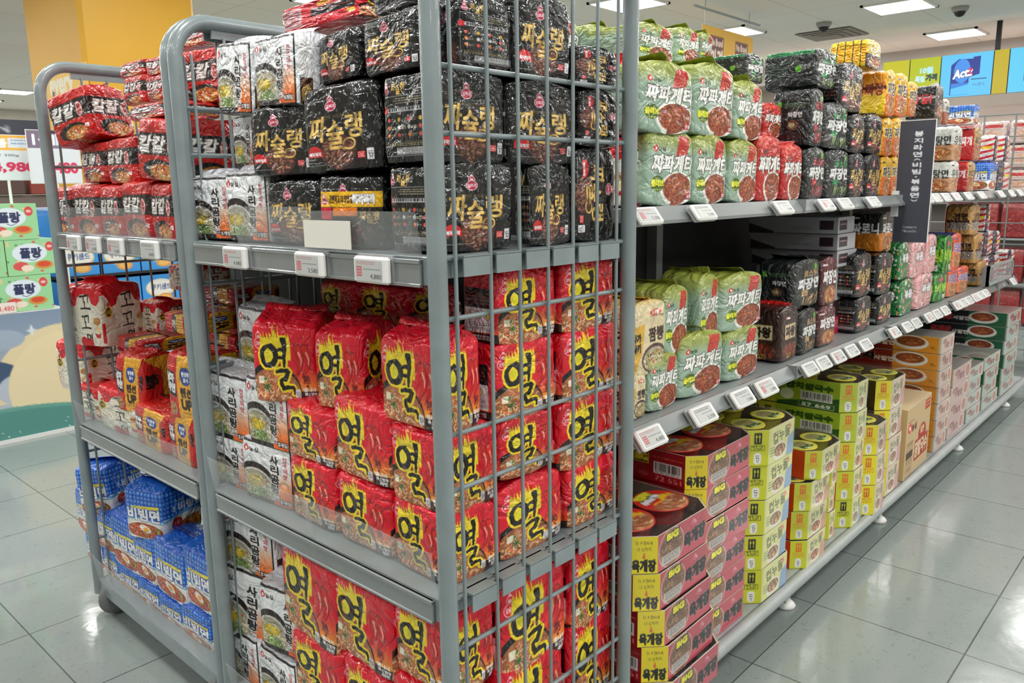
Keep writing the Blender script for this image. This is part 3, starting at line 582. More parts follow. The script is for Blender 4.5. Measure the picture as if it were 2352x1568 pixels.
class MB:
    """collects boxes, tubes, discs and printed grids and links them as one mesh object"""
    def __init__(s): s.v = []; s.f = []; s.sm = []; s.c = []; s.n = 0
    def add(s, V, F, smooth=False, col=(.5, .5, .5)):
        V = np.asarray(V, float); s.v.append(V); s.f += [tuple(int(i)+s.n for i in f) for f in F]; s.sm += [smooth]*len(F); s.n += len(V)
        c = np.asarray(col, float); s.c.append(np.tile(c, (len(V), 1)) if c.ndim == 1 else c); return s
    def box(s, x0, y0, z0, x1, y1, z1, col=(.5, .5, .5), bev=0):
        if x0 > x1: x0, x1 = x1, x0
        if y0 > y1: y0, y1 = y1, y0
        if bev <= 0:
            V = [(x, y, z) for x in (x0, x1) for y in (y0, y1) for z in (z0, z1)]
            return s.add(V, [(0, 1, 3, 2), (4, 6, 7, 5), (0, 4, 5, 1), (2, 3, 7, 6), (0, 2, 6, 4), (1, 5, 7, 3)], False, col)
        bev = min(bev, (x1-x0)/2.01, (y1-y0)/2.01, (z1-z0)/2.01); V = []
        for z, i in ((z0, bev), (z0+bev, 0), (z1-bev, 0), (z1, bev)):
            for (x, sx) in ((x0, 1), (x1, -1)): pass
            a, b_, c_, d = x0+i, x1-i, y0+i, y1-i; q = bev if not i else bev*.4
            V += [(a+q, c_, z), (b_-q, c_, z), (b_, c_+q, z), (b_, d-q, z), (b_-q, d, z), (a+q, d, z), (a, d-q, z), (a, c_+q, z)]
        F = [tuple(range(7, -1, -1)), tuple(range(24, 32))]
        for r in range(3):
            for i in range(8): j = (i+1) % 8; F.append((r*8+i, r*8+j, r*8+8+j, r*8+8+i))
        return s.add(V, F, False, col)
    def tube(s, P, r, n=10, col=(.5, .5, .5), caps=True):
        P = [np.array(p, float) for p in P]; V = []; F = []; up = None
        for i, p in enumerate(P):
            t = P[min(i+1, len(P)-1)]-P[max(i-1, 0)]; t = t/np.linalg.norm(t)
            if up is None: up = np.array([0, 0, 1.]) if abs(t[2]) < .9 else np.array([1., 0, 0])
            a = np.cross(t, up); a /= np.linalg.norm(a); b = np.cross(a, t); up = b
            for k in range(n): q = 2*math.pi*k/n; V.append(p+r*(math.cos(q)*a+math.sin(q)*b))
        for i in range(len(P)-1):
            for k in range(n): j = (k+1) % n; F.append((i*n+k, i*n+j, i*n+n+j, i*n+n+k))
        s.add(V, F, True, col); 
        if caps:
            m = len(V); s.add(V[:n], [tuple(range(n))], False, col); s.add(V[m-n:], [tuple(range(n-1, -1, -1))], False, col)
        return s
    def lathe(s, prof, c=(0, 0, 0), n=24, axis='z', col=(.5, .5, .5)):
        V = []; F = []
        for r, z in prof:
            for k in range(n):
                q = 2*math.pi*k/n; p = (r*math.cos(q), r*math.sin(q), z)
                if axis == 'x': p = (p[2], p[0], p[1])
                if axis == 'y': p = (p[0], p[2], p[1])
                V.append((p[0]+c[0], p[1]+c[1], p[2]+c[2]))
        for i in range(len(prof)-1):
            for k in range(n): j = (k+1) % n; F.append((i*n+k, i*n+j, i*n+n+j, i*n+n+k))
        return s.add(V, F, True, col)
    def grid(s, O, U, W, art):
        """flat printed rectangle: O top-left corner, U along the reading direction, W downwards"""
        O, U, W = (np.array(q, float) for q in (O, U, W)); h, w = art.shape[:2]
        u = np.linspace(0, 1, w); v = np.linspace(0, 1, h); V = O+v[:, None, None]*W+u[None, :, None]*U
        i = np.arange(h-1)[:, None]*w+np.arange(w-1)[None]; F = np.stack([i, i+w, i+w+1, i+1], -1).reshape(-1, 4)
        s.v.append(V.reshape(-1, 3)); s.f += [tuple(q) for q in (F+s.n).tolist()]; s.sm += [False]*len(F); s.n += h*w; s.c.append(art.reshape(-1, 3)); return s
    def mesh(s, name, mat):
        me = bpy.data.meshes.new(name); me.from_pydata(np.concatenate(s.v).tolist(), [], s.f); me.polygons.foreach_set('use_smooth', s.sm); me.materials.append(mat)
        a = me.color_attributes.new('art', 'FLOAT_COLOR', 'POINT'); c = np.ones((s.n, 4), np.float32); c[:, :3] = lin(np.clip(np.concatenate(s.c), 0, 1)); a.data.foreach_set('color', c.ravel()); me.update(); return me
    def build(s, name, mat, parent=None): return link(name, s.mesh(name, mat), parent)
def link(name, me, parent=None):
    o = bpy.data.objects.new(name, me); C.objects.link(o)
    if parent is not None: o.parent = parent
    return o
def empty(name, loc=(0, 0, 0), rz=0):
    o = bpy.data.objects.new(name, None); C.objects.link(o); o.location = loc; o.rotation_euler = (0, 0, rz); o.empty_display_size = .05; return o
def copy_tree(o, parent=None):
    c = o.copy(); C.objects.link(c)
    if parent is not None: c.parent = parent
    for ch in list(o.children): copy_tree(ch, c)
    return c
def arc(cx, cy, r, a0, a1, n=8): return [(cx+r*math.cos(a0+(a1-a0)*i/n), cy+r*math.sin(a0+(a1-a0)*i/n)) for i in range(n+1)]
ORD = ['', 'first', 'second', 'third', 'fourth', 'fifth', 'sixth', 'seventh', 'eighth', 'ninth', 'tenth', 'eleventh', 'twelfth', 'thirteenth', 'fourteenth', 'fifteenth', 'sixteenth', 'seventeenth', 'eighteenth', 'nineteenth', 'twentieth', 'twenty-first', 'twenty-second']
# ------------------------------------------------------------------ soft bags
def bag_mesh(name, arts, mat, seed=1, e=.055, p=8, crump=1.0, top=None, slump=0):
    """a gusseted film bag, 1 x 1 x 1, base at z 0; arts = faces to -X, -Y, +X, +Y, colour triples where the print is plain"""
    n = max([a.shape[0] for a in arts if a.ndim == 3]+[24]); rng = np.random.RandomState(seed); cols = []; xs = []; ys = []
    k1, k2 = 12, 6
    for i, a in enumerate(arts):
        w = a.shape[1] if a.ndim == 3 else 10
        u = (np.arange(w)+.5)/w; cc = a if a.ndim == 3 else np.tile(a, (n, w, 1)); cols.append(cc)
        X, Y = [(-.5+0*u, .5-u), (-.5+u, -.5+0*u), (.5+0*u, -.5+u), (.5-u, .5+0*u)][i]; xs.append(X); ys.append(Y)
    col = np.concatenate(cols, 1); x = np.concatenate(xs); y = np.concatenate(ys); m = len(x)
    r = ((2*np.abs(x))**p+(2*np.abs(y))**p)**(1/p); x = x/r; y = y/r; nx, ny = x/np.hypot(x, y), y/np.hypot(x, y)
    per = np.concatenate([i+(np.arange(len(q))+.5)/len(q) for i, q in enumerate(xs)])
    v = (np.arange(n)+.5)/n; Z = []; SX = []; SY = []; CI = []; Q = []
    for j in range(k1, 0, -1):
        q = j/k1; SX.append(1-.985*q**1.35); SY.append(1-.05*q); Z.append(1-e+e*(1-(1-q)**2.2)+.02*q**6); CI.append(0); Q.append(1)
    for j in range(n): SX.append(1); SY.append(1); Z.append(1-e-v[j]*(1-1.6*e)); CI.append(j); Q.append(0)
    for j in range(1, k2+1):
        q = j/k2; SX.append(1-.98*q**1.3); SY.append(1-.04*q); Z.append(.6*e*(1-q)**2); CI.append(n-1); Q.append(1)
    Z, SX, SY = (np.array(q) for q in (Z, SX, SY)); CI = np.array(CI); Q = np.array(Q)
    sc = 1-.05*np.exp(-((1-Z)/.1)**2)-.035*np.exp(-(Z/.09)**2)+.012*np.sin(np.pi*Z); sc = sc-.012
    X = x[None]*(SX*sc)[:, None]; Y = y[None]*(SY*sc)[:, None]; ZZ = np.tile(Z[:, None], (1, m))
    W = np.zeros_like(X); P = per[None]*1.0; zz = Z[:, None]
    for k in range(7):
        f = rng.uniform(2.5, 8); a = rng.uniform(-1, 1); ph = rng.uniform(0, 6.28); fq = rng.choice([1, 2, 3, 4]) * (np.pi/2)
        W += (np.abs(np.sin(P*fq*rng.choice([1, 2])+a*3*np.sin(zz*f+ph)+ph))**.6-.6)*rng.uniform(.4, 1)
    amp = .0028+.010*np.exp(-((1-zz)/.16)**2)+.005*np.exp(-(zz/.1)**2)
    W2 = np.zeros_like(X)
    for k in range(4): W2 += np.sin(P*np.pi/2*rng.randint(2, 6)+rng.uniform(0, 6.28))*np.sin(zz*rng.uniform(3, 9)+rng.uniform(0, 6.28))
    dsp = (W*amp+W2*.0035)*crump; X += nx[None]*dsp; Y += ny[None]*dsp
    fold = np.abs(np.sin(P*np.pi*rng.choice([3, 4])+1.3))**.7*np.exp(-((1-zz)/.07)**2)
    ZZ = ZZ+(fold-.5)*.022*crump*(zz > .8)+slump*(X*rng.uniform(-1, 1)+Y*rng.uniform(-1, 1))*(zz**2)
    CC = col[CI]
    if top is not None: CC[:k1-1] = np.array(top)
    V = np.stack([X, Y, ZZ], -1).reshape(-1, 3); h = len(Z); i = np.arange(h-1)[:, None]*m; j = np.arange(m)[None]; jn = (j+1) % m
    F = np.stack([i+j, i+m+j, i+m+jn, i+jn], -1).reshape(-1, 4)
    return mesh_np(name, V, F, mat, True, CC.reshape(-1, 3))
def seal_mesh(name, colr, mat, seed=1, hgt=.13, stripe=None):
    """crimped end seal standing on the bag's top and folded over"""
    rng = np.random.RandomState(seed); n = 40; k = 8; Y = np.linspace(-.47, .47, n); t = np.linspace(0, 1, k); bend = rng.uniform(.7, 1.3)*rng.choice([-1, 1]); V = []; cc = []
    lift = 1+.25*np.sin(Y*4+rng.uniform(0, 6)); j2 = rng.uniform(.3, .8)
    for q in t:
        th = q*bend*1.25; 
        for i, yy in enumerate(Y):
            zig = .006*(i % 2) if q == 1 else 0
            V.append((math.sin(th)*hgt*q*.9+.006*math.sin(yy*30), yy*(1+.03*q), 1.012+hgt*q*math.cos(th*j2)*.55*lift[i]-zig)); c = np.array(colr)
            if stripe is not None and q > .6: c = np.array(stripe)
            cc.append(c)
    V = np.array(V); V2 = V+np.array([.008, 0, 0]); A = np.concatenate([V, V2]); i = np.arange(k-1)[:, None]*n; j = np.arange(n-1)[None]; F = np.stack([i+j, i+j+1, i+n+j+1, i+n+j], -1).reshape(-1, 4); N = k*n
    F2 = F[:, ::-1]+N; E = [(a, a+1, a+1+N, a+N) for a in range((k-1)*n, k*n-1)]+[(r*n, r*n+n, r*n+n+N, r*n+N) for r in range(k-1)]+[(r*n+n-1, r*n+2*n-1, r*n+2*n-1+N, r*n+n-1+N) for r in range(k-1)]
    return mesh_np(name, A, np.concatenate([F, F2, np.array(E)]), mat, True, np.concatenate([cc, cc]))
# ------------------------------------------------------------------ cartons
def carton_parts(name, pts, h, arts, mat, top=None, rim=.006, parent=None):
    """prism with footprint pts (counter-clockwise seen from above), one art or colour per side"""
    b = MB(); n = len(pts); my = sum(p[1] for p in pts)/n; ins = lambda x, y: (x*.98, my+(y-my)*.98)
    for i in range(n):
        (x0, y0), (x1, y1) = pts[i], pts[(i+1) % n]; a = arts[i]
        if a.ndim == 3: b.grid((x0, y0, h), (x1-x0, y1-y0, 0), (0, 0, -h), a)
        else: b.add([(x0, y0, h), (x0, y0, 0), (x1, y1, 0), (x1, y1, h)], [(0, 1, 2, 3)], False, a)
        b.add([(*ins(x0, y0), h), (x0, y0, h), (x1, y1, h), (*ins(x1, y1), h)], [(0, 1, 2, 3)], False, (.75, .72, .66))
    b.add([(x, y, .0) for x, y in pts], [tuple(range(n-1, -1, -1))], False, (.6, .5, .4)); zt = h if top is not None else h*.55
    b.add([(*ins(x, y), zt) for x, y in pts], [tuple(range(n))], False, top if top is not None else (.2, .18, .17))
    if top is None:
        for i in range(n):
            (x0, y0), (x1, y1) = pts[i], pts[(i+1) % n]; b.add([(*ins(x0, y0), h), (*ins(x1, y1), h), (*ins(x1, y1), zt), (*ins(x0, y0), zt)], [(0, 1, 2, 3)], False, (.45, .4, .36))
    return b.build(name, mat, parent)
# ------------------------------------------------------------------ room
def floor_mat():
    m, nt, b = newmat('vinyl_tiles'); L = nt.links.new; tc = nd(nt, 'ShaderNodeTexCoord'); mp = nd(nt, 'ShaderNodeMapping'); L(tc.outputs['Object'], mp.inputs[0]); mp.inputs['Location'].default_value = (-2.020, -.919, 0)
    br = nd(nt, 'ShaderNodeTexBrick'); br.offset = 0; br.inputs['Scale'].default_value = 1; br.inputs['Brick Width'].default_value = .45; br.inputs['Row Height'].default_value = .45; br.inputs['Mortar Size'].default_value = .0022; br.inputs['Mortar Smooth'].default_value = .2
    br.inputs['Color1'].default_value = (*lin((.505, .54, .527)), 1); br.inputs['Color2'].default_value = (*lin((.53, .56, .548)), 1); br.inputs['Mortar'].default_value = (*lin((.28, .31, .3)), 1); L(mp.outputs[0], br.inputs['Vector'])
    n = nd(nt, 'ShaderNodeTexNoise'); n.inputs['Scale'].default_value = 55; n.inputs['Detail'].default_value = 6; n.inputs['Distortion'].default_value = 1.5; L(tc.outputs['Object'], n.inputs['Vector'])
    r = nd(nt, 'ShaderNodeValToRGB'); r.color_ramp.elements[0].position = .3; r.color_ramp.elements[0].color = (.72, .76, .74, 1); r.color_ramp.elements[1].position = .42; r.color_ramp.elements[1].color = (1, 1, 1, 1); L(n.outputs['Fac'], r.inputs[0])
    n2 = nd(nt, 'ShaderNodeTexNoise'); n2.inputs['Scale'].default_value = 2.3; n2.inputs['Detail'].default_value = 5; L(tc.outputs['Object'], n2.inputs['Vector'])
    mx = nd(nt, 'ShaderNodeMix', data_type='RGBA', blend_type='MULTIPLY'); mx.inputs[0].default_value = .8; L(br.outputs['Color'], mx.inputs[6]); L(r.outputs[0], mx.inputs[7])
    r2 = nd(nt, 'ShaderNodeMapRange'); r2.inputs['To Min'].default_value = .93; r2.inputs['To Max'].default_value = 1.06; L(n2.outputs['Fac'], r2.inputs[0])
    m2 = nd(nt, 'ShaderNodeVectorMath', operation='SCALE'); L(mx.outputs[2], m2.inputs[0]); L(r2.outputs[0], m2.inputs['Scale']); L(m2.outputs[0], b.inputs['Base Color'])
    rr = nd(nt, 'ShaderNodeMapRange'); rr.inputs['From Min'].default_value = .35; rr.inputs['From Max'].default_value = .7; rr.inputs['To Min'].default_value = .07; rr.inputs['To Max'].default_value = .2; L(n2.outputs['Fac'], rr.inputs[0]); L(rr.outputs[0], b.inputs['Roughness'])
    n3 = nd(nt, 'ShaderNodeTexNoise'); n3.inputs['Scale'].default_value = 9; n3.inputs['Detail'].default_value = 4; L(tc.outputs['Object'], n3.inputs['Vector'])
    bp = nd(nt, 'ShaderNodeBump'); bp.inputs['Strength'].default_value = .25; bp.inputs['Distance'].default_value = .004; L(n3.outputs['Fac'], bp.inputs['Height']); bp2 = nd(nt, 'ShaderNodeBump', invert=True); bp2.inputs['Strength'].default_value = .6; bp2.inputs['Distance'].default_value = .002; L(br.outputs['Fac'], bp2.inputs['Height']); L(bp.outputs[0], bp2.inputs['Normal']); L(bp2.outputs[0], b.inputs['Normal'])
    return m
def ceil_mat():
    m, nt, b = newmat('ceiling_board'); L = nt.links.new; tc = nd(nt, 'ShaderNodeTexCoord'); br = nd(nt, 'ShaderNodeTexBrick'); br.offset = 0; br.inputs['Scale'].default_value = 1; br.inputs['Brick Width'].default_value = 2.2; br.inputs['Row Height'].default_value = .95; br.inputs['Mortar Size'].default_value = .006
    br.inputs['Color1'].default_value = (*lin((.9, .885, .85)), 1); br.inputs['Color2'].default_value = (*lin((.91, .895, .865)), 1); br.inputs['Mortar'].default_value = (*lin((.8, .78, .74)), 1); L(tc.outputs['Object'], br.inputs['Vector']); L(br.outputs['Color'], b.inputs['Base Color']); b.inputs['Roughness'].default_value = .8; return m
b = MB(); b.box(-5, -6, -.1, 15, 22, 0); tag(b.build('floor', floor_mat()), kind='structure')
b = MB(); b.box(-5, -6, 3.2, 15, 22, 3.3); tag(b.build('ceiling', ceil_mat()), kind='structure')
WALLM = flat_mat('cream_wall', (.78, .75, .71), .8, 0, .04, 2)
for nm, q in (('wall_right', (13.2, -6, 0, 13.3, 22, 3.2)), ('wall_far', (-5, 19.5, 0, 13.2, 19.6, 3.2)), ('wall_back', (-5.1, -6, 0, -5, 22, 3.2)), ('wall_left', (-5, -6.1, 0, 13.2, -6, 3.2))):
    b = MB(); b.box(*q); tag(b.build(nm, WALLM), kind='structure')
b = MB(); b.box(12.4, -6, 2.92, 13.2, 19.5, 3.2); tag(b.build('trim_1', flat_mat('bulkhead', (.68, .67, .65), .8)), kind='structure')
# square column wrapped in yellow
b = MB(); b.box(2.34, 6.2, 0, 3.2, 7.3, 3.2, bev=.03); col_ = b.build('trim_2', flat_mat('column_yellow', (.85, .64, .15), .5, 0, .04, 1.2)); tag(col_, kind='structure')
def sign_art(w, h, bg): return Art(w, h, bg, 3)
s = Art(190, 170, (.92, .74, .38), 4); s.text('every', .38, .2, .58, .2, (.9, .88, .8), bold=4); s.text('ZONE', .4, .52, .6, .24, (.92, .9, .84), bold=4); s.rect(.02, .78, .9, .8, (.95, .93, .85)); s.small(.75, .84, .98, .97, 4, (.8, .6, .2))
b = MB(); b.grid((2.33, 6.95, 2.3), (0, -.8, 0), (0, 0, -.72), s.done()); b.box(2.331, 6.15, 1.58, 2.338, 6.95, 2.3, (.92, .74, .38)); tag(b.build('column_sign', PAPER), 'pale orange sign reading every ZONE on the yellow column', 'sign')
# ceiling fittings seen in the photo
def troffer(x, y, lab, s=.6):
    t = empty('ceiling_light', (x, y, 3.2)); tag(t, lab, 'ceiling light', 'square ceiling lights')
    b = MB(); h = s/2
    for q in ((-h, -h, -.02, h, -h+.03, 0), (-h, h-.03, -.02, h, h, 0), (-h, -h, -.02, -h+.03, h, 0), (h-.03, -h, -.02, h, h, 0)): b.box(*q)
    b.build('frame', WHITEP, t); b = MB(); b.box(-h+.03, -h+.03, -.012, h-.03, h-.03, -.004); b.build('diffuser', LENS, t)
    b = MB()
    for k in (-1, 0, 1): b.box(k*.14-.006, -h+.03, -.02, k*.14+.006, h-.03, -.013)
    b.build('louvre', WHITEP, t); return t
for x, y, lab in ((9.3, 2.94, 'square ceiling light above the back of the aisle, at the top right'), (11.5, 2.94, 'square ceiling light nearest the blue screen, last of the right-hand row'), (7.1, 4.84, 'square ceiling light cut by the top edge, just right of the corner trolley'), (9.3, 4.84, 'square ceiling light half hidden by the hanging yellow banner'), (4.9, 6.74, 'square ceiling light above the red bags on top of the corner trolley'), (4.9, 8.64, 'square ceiling light behind the curved top tube of the corner trolley'), (4.9, 16.24, 'distant square ceiling light left of the yellow column, nearer one'), (4.9, 18.14, 'distant square ceiling light at the left edge, farther one')): troffer(x, y, lab)
def vent(x, y, s, lab, rnd=False):
    t = empty('air_diffuser', (x, y, 3.2)); tag(t, lab, 'air vent'); b = MB(); M_ = flat_mat('vent_grey', (.5, .48, .45), .6)
    if rnd: b.lathe([(0, -.02), (s*.5, -.02), (s, -.005), (s, 0)]); b.build('grille', M_, t)
    else:
        for k in range(4): q = s*(1-k*.22); b.box(-q, -q, -.015-k*.008, q, q, -.008-k*.008)
        b.build('grille', M_, t)
vent(10.35, 4.04, .33, 'square grey air vent in the ceiling beside a dome camera'); vent(3.6, 14.2, .3, 'square ceiling vent left of the yellow column, farther back', False); vent(2.6, 9.6, .22, 'round ceiling vent left of the yellow column', True)
for x, y, lab in ((9.85, 2.5, 'dome camera between the two right-hand ceiling lights'), (9.6, 3.85, 'dome camera in front of the square air vent')):
    t = empty('dome_camera', (x, y, 3.2)); tag(t, lab, 'security camera', 'dome cameras on the ceiling'); b = MB(); b.lathe([(0, -.05), (.07, -.05), (.085, -.02), (.085, 0)]); b.build('base', flat_mat('camera_grey', (.6, .59, .57), .4), t)
    b = MB(); b.lathe([(.058*math.cos(a), -.045-.058*math.sin(a)) for a in np.linspace(0, 1.5, 8)]); b.build('dome', BLACKP, t)
# hanging banner
t = empty('hanging_banner', (8.0, 4.2, 2.66)); tag(t, 'yellow banner with brown lettering hung from a ceiling rail', 'banner')
s = Art(130, 60, (.84, .65, .24), 5)
for u in (.27, .76):
    s.rect(u-.13, .14, u+.13, .98, (.42, .27, .24)); s.text('No Brand', u, .24, .22, .11, (.85, .76, .7), bold=1); s.text('가격', u, .52, .22, .32, (.87, .8, .74), bold=2); s.text('초저', u, .85, .22, .22, (.87, .8, .74), bold=2)
b = MB(); b.grid((-.545, -.004, .29), (1.09, 0, 0), (0, 0, -.6), s.done()); b.box(-.545, -.003, -.31, .545, .003, .29, (.84, .65, .24)); b.build('sheet', PAPER, t)
b = MB(); b.tube([(-.72, 0, .44), (.7, 0, .44)], .012); b.build('rail', STEEL2, t); b = MB()
for x in (-.5, .45): b.tube([(x, 0, .29), (x, 0, .44)], .0025, 5); b.tube([(x, 0, .44), (x, 0, .535)], .003, 5)
b.build('wire', ZINC, t)
# screens hung over the far end
t = empty('screen_wall', (11, 2.7, 2.4)); tag(t, 'strip of yellow panels and lit blue advertising screens hung from the ceiling', 'screens')
def pan(y0, y1, art, mat, nm, z0=2.385, z1=2.875):
    b = MB(); b.box(11.005-11, y0-2.7, z0-2.4, 11.05-11, y1-2.7, z1-2.4, (.1, .1, .1)); b.grid((0, y1-2.7, z1-2.4), (0, -(y1-y0), 0), (0, 0, -(z1-z0)), art); b.build(nm, mat, t)
Y_ = (.76, .74, .12)
pan(3.31, 3.62, Art(20, 20, Y_).done(), SCREEN, 'panel')
s = Art(70, 90, (.7, .74, .1)); s.text('10월', .55, .3, .4, .14, (.7, .9, .95), bold=2); s.text('특별', .35, .5, .3, .14, (.75, .9, .9), bold=2); s.text('가격', .72, .48, .34, .15, (.1, .25, .3), bold=2); s.poly([(.4, .75), (.95, .6), (1, .7), (.5, .85)], (.85, .8, .8)); pan(2.955, 3.3, s.done(), SCREEN, 'panel')
s = Art(150, 120, (.36, .76, .93)); s.poly([(.2, .25), (.34, .12), (.62, .14), (.62, .1), (.76, .09), (.76, .5), (.56, .56), (.56, .95), (.2, .95)], (.1, .2, .55)); s.ell(.42, .4, .16, .28, (.25, .55, .9)); s.rect(.22, .68, .56, .96, (.2, .5, .85)); s.poly([(.22, .8), (.56, .72), (.56, .95), (.22, .95)], (.35, .75, .95)); s.text('Actz', .44, .45, .36, .19, WHT, bold=3, shear=.2, rot=-.12, out=(.1, .15, .4), ow=2); s.text('z', .58, .42, .07, .12, (.8, .15, .3), bold=2); s.rect(.6, .6, .9, .62, (.1, .25, .5)); s.text('1+1행사', .76, .74, .22, .08, (.2, .4, .7)); pan(2.395, 2.945, s.done(), SCREEN, 'screen')
pan(2.235, 2.385, Art(20, 20, (.74, .66, .12)).done(), SCREEN, 'panel')
s = Art(90, 90, (.36, .78, .93)); s.text('10대', .5, .36, .5, .14, (.65, .6, .25), bold=1); s.rect(.25, .55, 1, .75, (.12, .3, .5)); s.text('카드', .45, .65, .3, .1, WHT, bold=1); pan(1.6, 2.225, s.done(), SCREEN, 'screen')
b = MB(); b.box(.0, -.36, .48, .04, -.31, .8); b.build('hanger', BLACKP, t)
# pale canopy of the far chiller and its lit strip
t = empty('far_chiller', (11.9, 2.2, 0)); tag(t, 'far wall chiller with a pinkish canopy and lit strip at the right', 'display fridge'); PINKW = flat_mat('canopy', (.82, .74, .7), .6)
b = MB(); b.box(-.35, -3, 2.1, .4, 4, 2.3); b.build('canopy', PINKW, t); b = MB(); b.tube([(-.2, -3, 2.0), (-.2, 4, 2.0)], .05); b.build('lamp_tube', flat_mat('tube_light', (.75, .8, 1), .5, emit=1.1), t)
b = MB(); b.box(.2, -3, 0, .4, 4, 2.1); [b.box(-.3, -3, z, .3, 4, z+.03) for z in (.3, .7, 1.1, 1.5)]; b.build('body', flat_mat('fridge_body', (.5, .47, .46), .5), t)
# ------------------------------------------------------------------ package meshes
PK = {}
def P3(c): return np.array(c, float)
NN, NM, NS = 140, 96, 56
F_ = art_red_front(NN); Bk = art_red_back(64); rd = P3((.8, .06, .14))
def rs(a, n):      # match row count of a second face
    i = (np.arange(n)*a.shape[0]/n).astype(int); return a[i]
Bk = rs(Bk, NN)
PK['red'] = [bag_mesh('red_bag', [F_, F_, Bk, rd], FILM, q, top=(.85, .05, .16), e=.1, crump=1.15, slump=.06) for q in (1, 2, 3)]
PK['redE'] = [bag_mesh('red_bag', [Bk, F_, rd, rd], FILM, q, top=(.85, .05, .16), e=.08, slump=.04) for q in (4, 5)]
PK['redc'] = PK['red']; s = Art(NM, NM, (.84, .08, .16), 41); s.rect(.0, .1, .3, .9, (.8, .6, .62)); s.small(.03, .2, .27, .8, 7, (.6, .1, .15)); s.rect(.42, .3, .95, .62, (.1, .07, .08)); s.small(.5, .4, .9, .52, 1, (.6, .3, .2)); s.rect(.5, .05, .66, .25, (.92, .65, .15)); s.rect(.85, .65, .95, .8, (.92, .75, .2)); PK['redl'] = [bag_mesh('red_bag', [s.done(), rs(art_red_front(NM), NM), rd, rd], FILM, 6, crump=2, e=.12)]
wf = art_white(NN); ws = rs(art_silver(60), NN); sv = P3((.82, .83, .85))
PK['wht'] = [bag_mesh('white_bag', [wf, ws, sv, ws], FILM, q, e=.05, top=(.8, .81, .83), crump=.8) for q in (11, 12)]
bf = art_black_front(NN); bi = art_black_info(NN); bs = rs(art_black_side(60), NN); bk = P3((.045, .05, .055)); bt = art_black_turned(NN)
PK['blk'] = [bag_mesh('black_bag', [bf, bs, bk, bk], FILMS, q, top=(.05, .05, .055), e=.08, crump=1.2, slump=.05) for q in (21, 22)]
st_ = np.array(bf); hh = NN
s = Art(NN, NN, (.045, .05, .055)); s.a = np.repeat(np.repeat(bf, 2, 0), 2, 1); s.rect(.02, .3, .98, .92, (.12, .1, .1)); s.rect(.0, .2, 1, .42, (.93, .72, .1)); s.onion_logo(.12, .33, .1, '오뚜기', (.95, .8, .84), (.72, .12, .25)); s.text('간편하고 더 맛있게', .38, .31, .34, .12, (.25, .15, .1), bold=1); s.text('복작복작', .72, .31, .32, .14, WHT, bold=3, out=(.2, .15, .1), ow=1); s.rect(.02, .43, .24, .6, (.85, .12, .25)); s.rect(.26, .43, .62, .55, (.93, .5, .1)); jja(s, .8, .55, .3); s.food(.55, .78, .3, .16, [(.3, .25, .22), (.12, .1, .1), (.5, .3, .25)], 60, .012, .07)
PK['blks'] = [bag_mesh('black_bag', [s.done(), bs, bk, bk], FILMS, 23, top=(.05, .05, .055))]
PK['blkc'] = [bag_mesh('black_bag', [bi, bf, bk, bk], FILMS, q, top=(.05, .05, .055)) for q in (24, 25)]
PK['blkE'] = [bag_mesh('black_bag', [rs(bi[:, ::2], NN), bf, bk, bk], FILMS, q, top=(.05, .05, .055)) for q in (26, 27)]
PK['blkt'] = [bag_mesh('black_bag', [bk, bt, bk, bk], FILMS, 28, top=(.05, .05, .055))]; PK['blkI'] = [bag_mesh('black_bag', [bs, bi, bk, bk], FILMS, 29, top=(.05, .05, .055))]
kf = art_kal(NM); kr = P3((.7, .1, .09))
PK['kal'] = [bag_mesh('spicy_bag', [kf, rs(kf[:, ::2], NM), kr, kr], FILM, q, top=(.75, .1, .08), crump=1.3) for q in (31, 32)]
gf = art_ggo(110); cr = P3((.9, .87, .8)); PK['ggo'] = [bag_mesh('cream_bag', [gf, gf, cr, cr], FILM, q, top=(.85, .1, .15)) for q in (41, 42)]
nf = art_namja(NM); PK['nam'] = [bag_mesh('striped_bag', [nf, np.array(nf[:, ::-1][:, :30]), kr, kr], FILM, 51, top=(.8, .15, .12), crump=1.3)]
s = Art(NM, NM, (.78, .1, .1)); s.rect(.4, 0, .55, 1, (.12, .1, .12)); s.rect(.55, 0, .8, 1, (.93, .72, .2)); s.text('라면', .47, .5, .12, .5, WHT, bold=1); s.small(.58, .2, .78, .8, 4, (.6, .3, .1)); PK['naml'] = [bag_mesh('striped_bag', [s.done(), rs(nf[:, ::2], NM), kr, kr], FILM, 52, crump=1.3)]
bl, bls = art_blue(110), art_blue_side(110); PK['blu'] = [bag_mesh('blue_bag', [bl, bls, P3((.1, .35, .77)), P3((.1, .35, .77))], FILM, q, top=(.14, .4, .8), e=.08) for q in (61, 62)]
of = art_olive(NN); og = P3((.56, .66, .54)); os_ = rs(art_plain(30, (.58, .68, .6), (.62, .66, .34)), NN)
PK['olv'] = [bag_mesh('green_bag', [os_, of, og, og], FILM, q, top=(.62, .66, .28), e=.09, crump=1.3, slump=.05) for q in (71, 72)]
orf = art_olive_red(80); PK['olr'] = [bag_mesh('red_noodle_bag', [kr, orf, kr, kr], FILM, 73)]
dk = P3((.1, .12, .12)); rsd = art_roast_side(NS+20)
def small_kind(k, front, sidec, seed, mat=FILM, top=None, cr=1.0, nm='noodle_bag'): PK[k] = [bag_mesh(nm, [sidec if sidec.ndim == 1 else rs(sidec, front.shape[0]), front, front[0, 0]*.9, front[0, 0]*.9], mat, seed, top=top, crump=cr)]
small_kind('rst', art_roast(76), rsd, 81); small_kind('rsg', art_roast(76, 17, (.1, .6, .3), '파'), rsd, 82); small_kind('rsk', art_roast(76, 17, (.75, .6, .4), '트러플'), rsd, 83)
